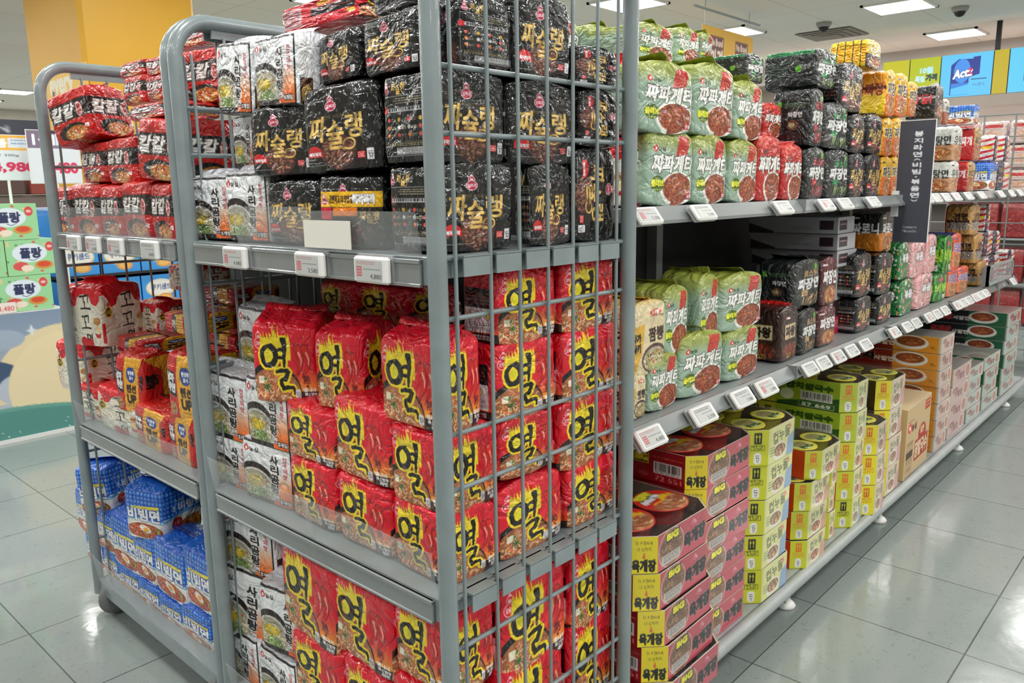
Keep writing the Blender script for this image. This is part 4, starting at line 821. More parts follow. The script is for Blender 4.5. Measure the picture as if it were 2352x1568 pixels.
s = Art(NS+20, NS+20, (.12, .14, .14)); s.small(.1, .3, .5, .8, 7, (.3, .4, .35)); s.ell(.7, .5, .06, .1, (.4, .7, .2)); s.text('짜장면', .82, .45, .2, .14, (.8, .8, .8)); s.rect(0, 0, 1, .1, (.1, .45, .25)); small_kind('rsl', art_roast(76, 17, (.1, .6, .3), '파'), s.done(), 84, top=(.12, .3, .2))
small_kind('yel', art_generic(NS, (.93, .72, .1), (.9, .45, .12), '짜장', BLK, NOOD, 19, WHT), art_generic(NS, (.93, .6, .12), (.93, .78, .15), '간짜장', (.5, .1, .05), None, 20, None, (.3, .15, .1)), 85, cr=1.4)
s = Art(NS+24, NS, (.93, .76, .08)); [s.rect(.03+.2*i, 0, .055+.2*i, 1, (.15, .1, .05)) for i in range(5)]; [s.small(.08+.2*i, .15, .2+.2*i, .9, 7, (.8, .25, .1)) for i in range(5)]; yl = s.done()
small_kind('yell', art_generic(NS, (.9, .75, .1), (.15, .1, .08), '면', WHT, NOOD), rs(yl, NS), 86, cr=1.5)
small_kind('fire', art_generic(NS, (.5, .45, .42), (.35, .3, .28), '라면', BLK, NOOD), art_generic(NS, (.08, .09, .09), (.08, .08, .08), '불닭', (.8, .2, .25), None, 33, None, (.6, .6, .6)), 87, FILMS)
small_kind('mix', art_generic(NS, (.85, .83, .8), (.7, .3, .2), '면', BLK, NOOD), P3((.8, .75, .7)), 88); small_kind('bbm', art_blue(NS), art_blue(NS), 89)
st = art_stripe(NS); small_kind('str', st, st, 90); small_kind('uta', art_generic(NS, (.86, .87, .85), (.8, .6, .45), '유탕', BLK, NOOD), art_generic(NS, (.84, .85, .83), (.75, .55, .4), '유탕면', BLK, NOOD), 91)
small_kind('bud', art_generic(NS, (.75, .6, .35), (.7, .35, .25), '부대', BLK, NOOD), art_generic(NS, (.76, .1, .1), (.7, .1, .1), '부대찌개', WHT), 92)
small_kind('jam', art_jjam(100), art_jjam(100)[:, :60], 93, top=(.85, .75, .5)); bn = art_brown(80); small_kind('brn', bn, bn, 94, FILMS)
small_kind('jjr', art_generic(NS+20, (.35, .1, .12), (.35, .2, .18), '짜장면', WHT, NOOD), dk, 95, FILMS); small_kind('jar', art_generic(NS+20, (.12, .09, .07), (.85, .5, .15), '짜로니', WHT, NOOD), art_generic(NS+20, (.11, .09, .07), (.8, .48, .14), '짜로니', WHT), 96, FILMS)
small_kind('grn', art_foil(NS, (.05, .5, .25), (.9, .6, .6)), art_foil(NS, (.04, .45, .2), (.5, .3, .2)), 97, FILMS, cr=1.6); small_kind('pnk', art_foil(NS, (.9, .66, .68), (.93, .85, .8)), P3((.9, .65, .66)), 98, cr=1.4)
wm = art_watermelon(NS); small_kind('wml', wm, wm, 99, FILM, top=(.1, .4, .15)); small_kind('org', art_generic(NS, (.85, .3, .15), (.9, .5, .3), '라면', (.2, .3, .7), NOOD, 34, WHT), P3((.2, .25, .6)), 100, FILMS)
gd = art_gold(NS); small_kind('gld', gd, gd, 101, cr=1.2)
small_kind('foil', art_foil(60, (.12, .12, .12), (.75, .75, .75)), P3((.2, .2, .2)), 102, FILMS, cr=2)
SEAL = {k: seal_mesh('seal', c, m_, i+5, .17, sp) for i, (k, c, m_, sp) in enumerate((('red', (.82, .06, .14), FILM, (.7, .03, .1)), ('wht', (.8, .81, .84), FILM, None), ('blk', (.05, .05, .06), FILMS, None), ('kal', (.75, .1, .09), FILM, (.16, .08, .08)), ('ggo', (.85, .1, .15), FILM, None), ('blu', (.1, .3, .78), FILM, None), ('olv', (.62, .66, .28), FILM, None), ('dark', (.12, .16, .14), FILM, None), ('yel', (.93, .72, .1), FILM, None)))}
SK = dict(red='red', redE='red', redc='red', redl='red', wht='wht', blk='blk', blks='blk', blkc='blk', blkE='blk', blkI='blk', blkt='blk', kal='kal', nam='kal', ggo='ggo', blu='blu', olv='olv', rst='dark', rsg='dark', rsk='dark', jam='yel', brn='kal', olr='kal')
KN = dict(red='red chilli noodle bag', redE='red chilli noodle bag', redc='red chilli noodle bag at the corner post', redl='red noodle bag lying down', wht='white soup noodle bag', blk='black noodle bag with gold lettering', blks='black noodle bag with yellow recipe card', blkc='black noodle bag at the corner post',
  blkE='black gold-lettered noodle bag', blkt='black noodle bag turned on its side', blkI='black noodle bag showing printed table', kal='red and black noodle bag', ggo='cream noodle bag with red heart', nam='red noodle bag with yellow band', naml='red black-banded noodle bag lying flat', blu='blue checked noodle bag',
  olv='pale green noodle bag', olr='red black-bean noodle bag', rst='charcoal noodle bag with red chillies', rsg='charcoal noodle bag with green leek', rsk='charcoal noodle bag with truffle', rsl='charcoal and green noodle bag lying down', yel='yellow and orange noodle bag', yell='yellow noodle pack lying on top', fire='black spicy noodle bag', mix='white and red noodle bag', bbm='blue checked noodle bag',
  str='red, white and navy noodle bag', uta='silvery white noodle bag', bud='red noodle bag with vertical lettering', jam='cream and mustard seafood noodle bag', brn='dark brown noodle bag with beige label', jjr='maroon noodle bag', jar='black and orange noodle bag', grn='shiny metallic green noodle bag', pnk='pink noodle bag', wml='green striped watermelon-pattern noodle bag', org='orange noodle bag', gld='gold-brown noodle bag', foil='black and silver foil bag')
KG = {'blkc': 'blk', 'blkE': 'blk', 'blkI': 'blk', 'blks': 'blk', 'redE': 'red', 'redc': 'red'}
_rr = random.Random(7); USED = {}
def pack(k, x, y, z, d, w, h, yaw, tilt, xf=None, jit=0):
    i = USED.get(k, 0); USED[k] = i+1; me = PK[k][i % len(PK[k])]
    t = link('noodle_bag', me); M = Matrix.Translation((x, y, z)) @ Matrix.Rotation(R(yaw+jit), 4, 'Z') @ Matrix.Rotation(R(tilt), 4, 'X') @ Matrix.Diagonal((d, w, h, 1))
    t.matrix_world = (xf @ M) if xf else M
    if k in SK: link('end_seal', SEAL[SK[k]], t)
    return t
def place(table, xf, where, left, group):
    rows = {}; T2 = []
    for e in table:       # a deep pile on the lowest trolley shelf is two bags, the lower one below the picture
        if xf is not None and e[4] < .6 and e[0].startswith('red'):
            if e[1] == 1: T2.append((e[0], 1)+e[2:7]+(.1, 0, 0)); T2.append((e[0], 2, *e[2:4], e[4]+.1, *e[5:7], e[7]-.1, *e[8:]))
            else: T2.append((e[0], e[1]+1)+e[2:])
        else: T2.append(e)
    for e in T2: rows.setdefault((e[0], 0 if e[4] < .6 else 1 if e[4] < 1.2 else 2, e[1]), []).append(e)
    for (k, tier, row), L in rows.items():
        L = sorted(L, key=left); tr = where[tier]
        for i, e in enumerate(L):
            x, y, z, d, w, h, yaw, tilt = e[2:]
            if w < .13 and abs(yaw) < 3 and where is SHELFW: y += (.13-w)/2; w = .13
            o = pack(k, x, y, z, d, w, h, yaw, tilt, xf, _rr.uniform(-2.2, 2.2)); rn = {1: 'bottom row', 2: 'second row', 3: 'third row', 4: 'top row'}[row]
            tag(o, '%s, %s%s, %s' % (KN[k], ORD[i+1]+' from left, ' if len(L) > 1 else '', rn, tr), 'noodle bag', '%s, %s' % ({'red': 'red chilli bags', 'blk': 'black noodle bags'}.get(KG.get(k, k), KN[k]+'s'), group[tier]))
# ------------------------------------------------------------------ electronic shelf tags
def esl_mesh(txt, seed, col=True, w=.094, h=.046):
    s = Art(76, 38, (.73, .74, .73), seed); 
    if col: s.rect(.03, .32, .24, .82, (.72, .4, .42)); s.small(.05, .4, .22, .8, 3, (.85, .75, .75)); s.small(.03, .08, .75, .26, 2, (.7, .45, .45))
    else: s.small(.03, .08, .85, .3, 2, (.35, .35, .35))
    s.small(.3, .42, .95, .52, 1, (.35, .35, .35)); s.text(txt, .76, .8, .42, .26, (.12, .12, .12)); b = MB(); b.grid((-.0085, w*.4, h*.36), (0, -w*.76, 0), (0, 0, -h*.74), s.done()); scr = b.mesh('tag_screen', PAPER)
    return scr
b = MB(); b.box(-.008, -.047, -.023, .004, .047, .023, bev=.004); ESLB = b.mesh('price_tag', WHITEP); b = MB(); b.box(.0045, -.049, -.02, .009, .049, .026); b.box(-.0085, .039, -.017, -.0081, .0395, .017); ESLC = b.mesh('clip', clear_mat('clip_clear', .6, haze=.6))
ESLS = {}
def esl(M, txt, lab, group, sc=1, seed=3, col=True):
    k = (txt, col)
    if k not in ESLS: ESLS[k] = esl_mesh(txt, seed, col)
    t = link('price_tag', ESLB); t.matrix_world = M @ Matrix.Scale(sc, 4); link('tag_screen', ESLS[k], t); link('clip', ESLC, t); tag(t, lab, 'price tag', group)
# ------------------------------------------------------------------ trolleys
PSI = R(-.5)
TROL = Matrix.Translation((.8677, .9547, 0)) @ Matrix.Rotation(PSI, 4, 'Z')
def cage(b0, lab):
    """roll cage: side frames at b0 and b0+.85, front at a = 0, depth .535"""
    D, W, r = .535, .85, .0165; root = empty('roll_cage', (0, 0, 0)); root.matrix_world = TROL @ Matrix.Translation((0, b0, 0)); tag(root, lab, 'trolley', 'roll cages used as noodle displays')
    for y in (0, W):
        H = 1.815 if (y == 0 and b0 == 0) else 1.752; b = MB(); q = .085; top = [(x, z) for x, z in arc(q, H-q, q, math.pi, math.pi/2)]+[(x, z) for x, z in arc(D-q, H-q, q, math.pi/2, 0)]
        b.tube([(0, y, .07), (0, y, .6), (0, y, 1.2)]+[(x, y, z) for x, z in top]+[(D, y, 1.2), (D, y, .07)], r, 16); b.tube([(0, y, .09), (D, y, .09)], .012); f = b.build('side_frame', STEEL, root)
        b = MB(); off = .012 if y == 0 else -.012; y2 = y
        for a in (.0364, .1185, .193, .271, .345, .4205, .4865): b.tube([(a, y2-.004, .1), (a, y2-.004, H-.03 if .08 < a < .46 else H-.075)], .0037, 8)
        for z in (1.561, 1.457, 1.258, 1.157, .957, .857, .655, .555, .355, .255): b.tube([(0, y2+.006, z), (D, y2+.006, z)], .0047, 8)
        b.box(.09, y-.003, H-.034, D-.09, y+.003, H-.012); b.build('side_mesh', STEEL, root)
        if y == 0:
            for z in (1.262, .66):
                for i, a in enumerate((.079, .157, .234, .309, .385, .455)):
                    b = MB(); b.box(a-.031, -.012, z-.035, a+.031, -.009, z-.002); b.box(a-.031, -.012, z-.004, a+.031, .02, z); b.build('hook_tab', STEEL, root)
    for z, lo in ((1.262, .047), (.66, .045), (.125, .05)):
        b = MB(); b.box(.004, .014, z-.006, D-.004, W-.014, z-.001); b.box(-.004, .016, z-lo, .004, W-.016, z, bev=.001); b.box(D-.006, .016, z-lo, D, W-.016, z); b.box(.004, .012, z-lo*.8, D, .016, z); b.box(.004, W-.016, z-lo*.8, D, W-.012, z); sh = b.build('shelf', STEEL, root)
        if z > .2: b = MB(); b.box(-.011, .03, z-lo-.003, -.0045, W-.035, z-.004, bev=.0015); b.box(-.0135, .03, z-.012, -.0045, W-.035, z-.004, bev=.001); b.box(-.0135, .03, z-lo-.003, -.0045, W-.035, z-lo+.003, bev=.001); b.build('label_rail', RAILM, sh)
    for y in (.05, W-.05):
        for a in (.035, D-.07):
            b = MB(); b.lathe([(0, -.016), (.035, -.016), (.055, -.013), (.06, 0), (.055, .013), (.035, .016), (0, .016)], (a, y, .06), 26, 'y'); wh = b.build('wheel', RUBBER, root)
            b = MB(); b.box(a-.014, y-.024, .055, a+.018, y-.019, .118); b.box(a-.014, y+.019, .055, a+.018, y+.024, .118); b.tube([(a, y-.026, .06), (a, y+.026, .06)], .008); b.build('fork', ZINC, wh)
    return root
CG = cage(0, 'grey steel roll cage at the corner holding red, black and white noodle bags'); CL = cage(.887, 'grey steel roll cage on the left holding blue and cream noodle bags')
def guard(root, y0, y1, z0, z1, lean=.012, x=-.006, curl=.0):
    n = 26; V = []; F = []
    for j, zt in enumerate((0, .5, 1)):
        for i in range(n): t = i/(n-1); V.append((x-lean*zt-.012*math.sin(t*math.pi)*zt*curl-.002*math.sin(t*9), y0+(y1-y0)*t, z0+(z1-z0)*zt))
    N = len(V); V += [(a+.0016, b_, c) for a, b_, c in V]
    for j in range(2):
        for i in range(n-1): q = j*n+i; F.append((q, q+1, q+n+1, q+n)); F.append((q+N, q+n+N, q+n+1+N, q+1+N))
    for i in range(n-1): F += [(2*n+i, 2*n+i+1, 2*n+i+1+N, 2*n+i+N), (i, i+N, i+1+N, i+1)]
    b = MB(); b.add(V, F, False); o = b.build('clear_guard', CLEAR, root); o['label'] = 'clear plastic guard along a shelf front'; return o
for q in ((.03, .36, 1.262, 1.335), (.34, .62, 1.262, 1.342), (.02, .42, .66, .752), (.40, .83, .66, .748), (.03, .83, .125, .2)): guard(CG, *q)
for q in ((.17, .50, 1.262, 1.337), (.50, .73, 1.262, 1.337), (.05, .45, .66, .745), (.44, .83, .66, .74), (.02, .42, .125, .225), (.40, .83, .125, .22)): guard(CL, *q, curl=1.)
b = MB(); b.box(-.022, .20, 1.268, -.0205, .345, 1.318); t = b.build('blank_card', PAPERW); t.matrix_world = TROL; tag(t, 'blank white card taped to the clear guard of the corner roll cage', 'card')
for y, txt, lab in ((.608, '4,480', 'left of three'), (.33, '3,580', 'middle of three'), (.142, '4,880', 'right of three')): esl(TROL @ Matrix.Translation((-.02, y, 1.236)), txt, 'white electronic price tag reading %s on the corner roll cage' % txt, 'price tags on the roll cages', 1.0)
for y, txt, lab, c in ((1.533, '4,280', 'leftmost', 1), (1.388, '4,280', 'second', 1), (1.233, '4,280', 'third', 1), (1.025, '4,840', 'rightmost', 0)): esl(TROL @ Matrix.Translation((-.02, y, 1.236)), txt, 'white electronic price tag on the left roll cage, %s from left' % {'leftmost': 'first', 'rightmost': 'fourth'}.get(lab, lab), 'price tags on the roll cages', 1.0, 4, bool(c))
CW = {2: 'top shelf, corner trolley front', 1: 'middle shelf, corner trolley front', 0: 'lowest shelf, corner trolley front'}
EW = {2: 'top shelf, corner trolley mesh side', 1: 'middle shelf, corner trolley mesh side', 0: 'lowest shelf, corner trolley mesh side'}
LW = {2: 'top shelf of left trolley', 1: 'middle shelf of left trolley', 0: 'lowest shelf of left trolley'}
G3 = lambda s: {0: 'lowest shelf of the '+s, 1: 'middle shelf of the '+s, 2: 'top shelf of the '+s}
SHELFW = {2: 'upper aisle shelf', 1: 'middle aisle shelf', 0: 'deck'}
place(MAIN_FRONT, TROL, CW, lambda e: -e[3], G3('corner trolley front')); place(MAIN_END, TROL, EW, lambda e: e[2], G3('corner trolley end')); place(LEFT_FRONT, TROL, LW, lambda e: -e[3], G3('left trolley'))
# ------------------------------------------------------------------ aisle shelving
GX0, GX1 = 1.5, 5.72
gr = empty('aisle_shelving', (GX0, 1.02, 0)); tag(gr, 'long grey supermarket shelving unit running down the aisle', 'shelving'); gx = lambda *q: (q[0]-GX0, q[1]-1.02, q[2], q[3]-GX0, q[4]-1.02, q[5])
b = MB(); b.box(*gx(GX0, 1.56, .1, GX1, 1.59, 1.62)); b.build('back_panel', DARK, gr)
b = MB(); b.box(*gx(GX0-.03, 1.345, .1, GX0-.005, 2.75, 1.6)); b.build('end_panel', DARK, gr)
for z, lo, y0, nm in ((1.32, .03, 1.03, 'shelf'), (.80, .03, 1.03, 'shelf')):
    b = MB(); b.box(*gx(GX0, y0, z-.03, GX1, 1.56, z)); sh = b.build(nm, STEEL2, gr)
    b = MB(); V = [(0, y0-1.02, z+.004), (0, y0-1.02-.006, z+.004), (0, y0-1.02-.03, z-.028), (0, y0-1.02-.03, z-.036), (0, y0-1.02, z-.036)]; n = len(V); V2 = [(GX1-GX0, y, z_) for _, y, z_ in V]
    b.add(V+V2, [(i, (i+1) % n, n+(i+1) % n, n+i) for i in range(n)]+[tuple(range(n-1, -1, -1)), tuple(range(n, 2*n))]); 
    for k in range(1, 5): b.box(k*.92-.002, -.025, z-.037, k*.92+.002, .012, z+.006, )
    b.build('price_rail', RAILM, sh)
b = MB(); b.box(*gx(GX0, .955, .115, GX1+.2, 1.56, .13)); dk_ = b.build('deck', STEEL2, gr); b = MB(); b.tube([(0, .94-1.02, .112), (GX1-GX0+.2, .94-1.02, .112)], .02, 14); b.build('deck_edge', STEEL2, dk_)
for x in (2.394, 3.297, 4.499, 5.6):
    b = MB(); b.box(x-GX0-.02, .975-1.02, .02, x-GX0+.02, 1.0-1.02, .12); lg = b.build('leg', STEEL2, gr); b = MB(); b.lathe([(0, 0), (.03, 0), (.034, .008), (.026, .018), (.01, .03), (0, .03)], (x-GX0, -.035, 0)); b.build('foot', WHITEP, lg)
for x in (GX0+.02, GX0+.94, GX0+1.86, GX0+2.78, GX0+3.7, GX1-.02): b = MB(); b.box(x-GX0-.02, .5, .1, x-GX0+.02, .54, 1.62); b.build('upright', STEEL2, gr)
place(SHELF_TOP, None, SHELFW, lambda e: e[2], {2: 'upper aisle shelf', 1: 'middle aisle shelf', 0: ''}); place(SHELF_MID, None, SHELFW, lambda e: e[2], {2: 'upper aisle shelf', 1: 'middle aisle shelf', 0: ''})
TAGX = ((1.304, [1.53, 1.78, 2.24, 2.56, 2.72, 2.99, 3.64, 3.77, 3.92, 4.09, 4.3, 4.55, 4.97, 5.23, 5.46], 'upper'), (.784, [1.56, 1.81, 2.03, 2.18, 2.5, 2.61, 2.74, 2.87, 3.01, 3.34, 3.5, 3.62, 3.81, 3.93, 4.06, 4.27, 4.38, 4.49, 4.62, 4.73, 4.84, 5.51], 'middle'))
for z, L, nm in TAGX:
    for i, x in enumerate(L):
        txt = '4,480' if (nm == 'middle' and i == 0) else ['5,200', '5,300', '7,980', '3,980'][i % 4]
        esl(Matrix.Translation((x, .988, z)) @ Matrix.Rotation(R(90), 4, 'Z') @ Matrix.Rotation(R(38), 4, 'Y'), txt, 'white electronic price tag, %s from the near end of the %s aisle shelf rail' % (ORD[i+1], nm), 'price tags along the %s aisle shelf' % nm, 1.15 if nm == 'middle' and i < 4 else 1.0, 5+i, i % 3 == 0)
# aisle blade sign
s = Art(60, 250, (.24, .25, .29), 6)
word = ['봉', '지', '라', '면', '(', '비', '빔', '·', '볶', '음', '면', ')']; hs = [1, 1, 1, 1, .55, 1, 1, .5, 1, 1, 1, .55]; y = .085
for ch, q in zip(word, hs):
    if ch in '()': s.text({'(': '︵', ')': '︶'}[ch], .55, y+.012, .17, .014, (.85, .86, .88), bold=1)
    elif ch == '·': s.ell(.55, y+.012, .03, .006, (.85, .86, .88))
    else: s.text(ch, .55, y+.024, .24, .04, (.87, .88, .9), bold=1)
    y += .055*q
s.text('Instant', .48, .87, .4, .022, (.8, .8, .83)); s.text('Noodle', .48, .903, .4, .022, (.8, .8, .83))
t = empty('aisle_sign', (3.4, 1.03, 1.14)); tag(t, 'tall dark grey aisle sign with white Korean lettering projecting from the shelving', 'sign')
b = MB(); b.grid((-.0045, .008, .465), (0, -.126, 0), (0, 0, -.465), s.done()); b.build('face', PAPER, t)
b = MB(); b.box(-.004, -.12, 0, .004, .01, .467, bev=.001); b.build('board', WHITEP, t); b = MB(); b.box(-.015, -.006, .1, .015, .02, .2); b.build('bracket', WHITEP, t)
# wire basket on the far end of the middle shelf
t = empty('display_tray', (4.93, 1.0, .81)); tag(t, 'small grey framed tray at the far end of the middle aisle shelf', 'tray'); b = MB()
for q in ((0, 0, 0, .62, .012, .015), (0, 0, .095, .62, .012, .11), (0, 0, 0, .03, .012, .11), (.6, 0, 0, .62, .012, .11), (0, 0, 0, .02, .03, .11)): b.box(*q)
b.build('frame', STEEL2, t); b = MB(); b.box(.03, .004, .015, .6, .007, .095); b.build('window', CLEAR, t)
# ------------------------------------------------------------------ cartons on the deck
def big_end():  # end print, base colour paled to paint in the wrap film's haze
    s = Art(110, 44, (.74, .3, .36), 7); s.ell(.27, .5, .25, .52, (.9, .8, .78)); s.ell(.27, .5, .24, .5, (.62, .42, .36)); s.food(.27, .45, .22, .26, [(.6, .45, .35), (.7, .5, .35), (.45, .3, .25), (.8, .65, .5)], 110, .008, .05); s.rect(.08, .64, .45, .9, (.72, .7, .68)); s.small(.12, .68, .42, .86, 3, (.4, .35, .35)); s.poly([(.15, .1), (.43, .06), (.41, .3), (.17, .34)], BLK); s.text('BIG', .29, .2, .22, .16, (.93, .9, .2), bold=2); s.onion_logo(.73, .2, .09, '오뚜기', (.95, .75, .8), (.7, .18, .28)); s.text('육개장', .75, .57, .44, .38, BLK, bold=3, rough=.001, out=(.85, .6, .65), ow=1, rot=-.06); return s.done()
def big_cham():
    s = Art(54, 48, (.9, .83, .12), 8); s.text('더 후진하게', .5, .18, .6, .1, (.3, .25, .1)); s.text('더 진하게', .5, .34, .5, .1, (.3, .25, .1)); s.onion_logo(.5, .53, .1, '오뚜기', (.9, .6, .3), (.8, .3, .2)); s.text('육개장', .5, .78, .84, .3, BLK, bold=2, rough=.002); return s.done()
def big_side():
    s = Art(170, 44, (.6, .07, .12), 9); s.text('육개장', .45, .42, .26, .4, BLK, bold=2, out=(.7, .2, .2), ow=1); s.rect(.6, .12, .72, .48, (.85, .8, .2)); s.rect(.607, .15, .713, .45, BLK); s.text('BIG', .66, .3, .09, .2, (.93, .9, .2), bold=2); s.small(.75, .2, .98, .3, 1, (.85, .4, .3)); s.barcode(.76, .36, .97, .72); s.text('72 551', .87, .85, .2, .14, (.9, .6, .6)); s.ell(.68, .8, .04, .08, (.7, .25, .25)); return s.done()
def arrows(s, u, v, k, c, bg):
    s.rect(u-.17*k, v-.14*k*1.1, u+.17*k, v+.14*k*1.1, bg)
    for d in (-.07, .07): s.rect(u+d*k-.018*k, v-.04*k, u+d*k+.018*k, v+.11*k, c); s.poly([(u+d*k-.055*k, v-.03*k), (u+d*k+.055*k, v-.03*k), (u+d*k, v-.13*k)], c)
def cup_cham(base, ac, words=True):
    s = Art(44, 52, base, 10); arrows(s, .5, .24, 1., base if ac != BLK else base, ac); s.rect(.18, .42, .82, .58, ac); s.rect(.2, .435, .8, .565, base); s.text('유통기간', .5, .47, .5, .055, ac); s.text('6개월', .5, .53, .4, .055, ac); s.rect(.33, .66, .67, .92, (.88, .88, .9)); s.cart_badge(.5, .79, .2); return s.done()
def cup_end(base, tint, bowl=(.7, .5, .35)):  # glare on the film is painted in: pale base, faded lettering
    s = Art(76, 56, base, 11); s.poly([(0, 0), (.12, 0), (.05, 1), (0, 1)], np.array(base)*.95); s.text('컵누들', .5, .3, .66, .33, (.4, .42, .28), bold=1, rough=.002, rot=-.08); s.ell(.45, .75, .26, .26, (.9, .88, .8)); s.food(.45, .72, .22, .17, [bowl, np.array(bowl)*1.25, (.9, .85, .7)], 60, .01, .07); s.poly([(.75, .5), (1, .35), (1, 1), (.7, 1)], tint); s.onion_logo(.82, .18, .1, '오뚜기', (.9, .7, .6), (.8, .3, .2)); s.small(.08, .55, .25, .85, 4, (.3, .45, .2)); return s.done()
def rice_side():
    s = Art(150, 50, (.62, .72, .2), 12); s.poly([(.38, 1), (.38, .9), (1, .55), (1, 1)], (.15, .35, .15)); s.rect(0, 0, .36, 1, (.78, .76, .22)); s.text('컵누들', .2, .35, .24, .4, (.2, .2, .1), bold=2, rough=.002); s.ell(.14, .75, .12, .2, (.5, .3, .15)); s.text('잔치쌀국수', .7, .28, .46, .2, (.15, .3, .1), bold=2); s.barcode(.62, .44, .93, .74); s.rect(.6, .8, .95, .97, (.8, .85, .7)); s.rect(.605, .815, .945, .955, (.12, .3, .14)); s.text('57 669', .775, .885, .28, .1, (.9, .92, .85), bold=1); s.ell(.48, .62, .07, .19, (.9, .93, .8)); return s.done()
def bowl_side(a, b_, txt, tc):
    s = Art(130, 34, a, 13); s.rect(.62, 0, 1, 1, b_); s.poly([(.5, 0), (.66, 0), (.6, 1), (.48, 1)], b_) if 0 else None; s.text(txt, .36, .5, .2, .5, BLK if tc is None else tc, bold=2, out=(.8, .7, .6) if tc is None else None, ow=1); s.text('사발면', .55, .58, .16, .28, (.9, .88, .85), bold=1); s.ell(.76, .45, .14, .42, (.88, .87, .84)); s.ell(.76, .4, .115, .3, (.55, .2, .12)); s.food(.76, .4, .11, .26, [(.7, .35, .2), (.5, .25, .15), (.85, .5, .3)], 40, .012, .05); s.rect(.0, .0, 1, .03, (.75, .73, .7)); s.rect(.98, 0, 1, 1, (.75, .73, .7)); s.small(.92, .6, .96, .8, 2, (.3, .2, .1)); return s.done()
def bowl_end(tint, seed=14):  # whitish end colours include the film's reflected haze
    s = Art(70, 26, (.78, .73, .7), seed); s.rect(.02, .06, .98, .94, tint); s.ell(.78, .5, .15, .42, (.87, .85, .82)); s.ell(.78, .5, .12, .34, (.74, .5, .42)); s.text('사발면', .38, .55, .4, .32, (.5, .25, .25), bold=1); s.food(.2, .3, .16, .16, [(.8, .5, .45), (.75, .6, .5)], 20, .012, .06); return s.done()
def lid_art(k):
    s = Art(56, 56, (.7, .5, .35), 15)
    if k == 'big': s.food(.5, .4, .52, .45, [(.85, .5, .32), (.92, .68, .48), (.68, .36, .24), (.95, .82, .62)], 260, .012, .07); s.poly([(0, .45), (1, .45), (1, 1), (0, 1)], (.85, .15, .1)); s.text('20%', .3, .56, .3, .1, (.95, .8, .15), bold=2); s.text('육개장', .55, .68, .55, .14, WHT, bold=2, out=BLK, ow=1); s.text('BIG', .5, .86, .4, .16, (.93, .9, .2), bold=3, out=BLK, ow=3); s.stroke([(.1, .5), (.5, .47), (.9, .56)], .03, .02, (.95, .75, .1))
    else: s.rect(0, 0, 1, 1, (.87, .82, .25)); s.ell(.5, .5, .42, .4, (.82, .84, .55)); s.food(.5, .6, .34, .26, [(.8, .75, .5), (.6, .7, .35), (.85, .6, .35)], 70, .012, .07); s.text('컵누들', .5, .3, .6, .2, (.2, .35, .15), bold=2)
    return s.done()
def lid_mesh(k, r):
    art = lid_art(k); b = MB(); n = 28; V = [(0, 0, 0)]; cc = [art[28, 28]]
    for i in range(1, 13):
        for j in range(n): a = 2*math.pi*j/n; q = i/12; V.append((r*q*math.cos(a), r*q*math.sin(a), 0)); cc.append(art[min(55, int(28-27.5*q*math.sin(a))), min(55, int(28+27.5*q*math.cos(a)))])
    F = [(0, 1+j, 1+(j+1) % n) for j in range(n)]+[(1+(i-1)*n+j, 1+i*n+j, 1+i*n+(j+1) % n, 1+(i-1)*n+(j+1) % n) for i in range(1, 12) for j in range(n)]
    b.add(V, F, True, np.array(cc)); rc = (.85, .8, .2) if k != 'big' else (.8, .15, .12); b.lathe([(r, 0), (r+.003, .001), (r+.003, -.003), (r-.004, -.005), (r*.8, -.06)], n=n, col=rc); return b.mesh('cup', CARD)
LID = {'big': lid_mesh('big', .068), 'cup': lid_mesh('cup', .048)}
def oct_pts(w, c, d): return [(-w/2-c, d), (-w/2-c, c), (-w/2, 0), (w/2, 0), (w/2+c, c), (w/2+c, d)]
CT = {}
def carton(k, x0, x1, y, z, h, lab, group, c=.05, d=.42, top=False, yaw=0, dx=0):
    w = x1-x0; key = (k, round(w, 3), round(h, 3), top); r = empty('noodle_carton', ((x0+x1)/2+dx, y, z), R(yaw)); tag(r, lab, 'carton', group)
    if key not in CT:
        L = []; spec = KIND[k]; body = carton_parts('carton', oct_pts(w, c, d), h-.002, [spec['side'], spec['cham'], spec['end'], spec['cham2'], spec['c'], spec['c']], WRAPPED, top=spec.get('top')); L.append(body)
        if top and spec.get('lid'):
            q = spec['lid']; rr = .068 if q == 'big' else .048; W = w+2*c; nx = max(1, int((W-.01)/(2*rr+.004))); ny = int((d-.02)/(2*rr+.004))
            for i in range(nx):
                for j in range(ny): o = link('cup', LID[q]); o.location = (-W/2+W*(i+.5)/nx, .012+(d-.02)*(j+.5)/ny, h-.002); o.rotation_euler = (.03*((i+j) % 2), 0, 3.0+.3*i+.5*j); L.append(o)
            b = MB(); P = oct_pts(w+.006, c, d); n = 9
            b.add([(px_, py_-.002, h*.3) for px_, py_ in P]+[(px_, py_-.002, h+.001) for px_, py_ in P]+[(px_*.9, .03+py_*.86, h+.009) for px_, py_ in P], [(i, (i+1) % 6, 6+(i+1) % 6, 6+i) for i in range(6)]+[(6+i, 6+(i+1) % 6, 12+(i+1) % 6, 12+i) for i in range(6)]+[tuple(range(12, 18))], False); L.append(b.build('shrink_wrap', WRAP))
        for o in L: o.parent = r
        CT[key] = L
    else:
        for o in CT[key]: q = o.copy(); C.objects.link(q); q.parent = r
    return r
def col3(*c): return np.array(c, float)
LIME, YEL = (.76, .78, .16), (.86, .82, .12)
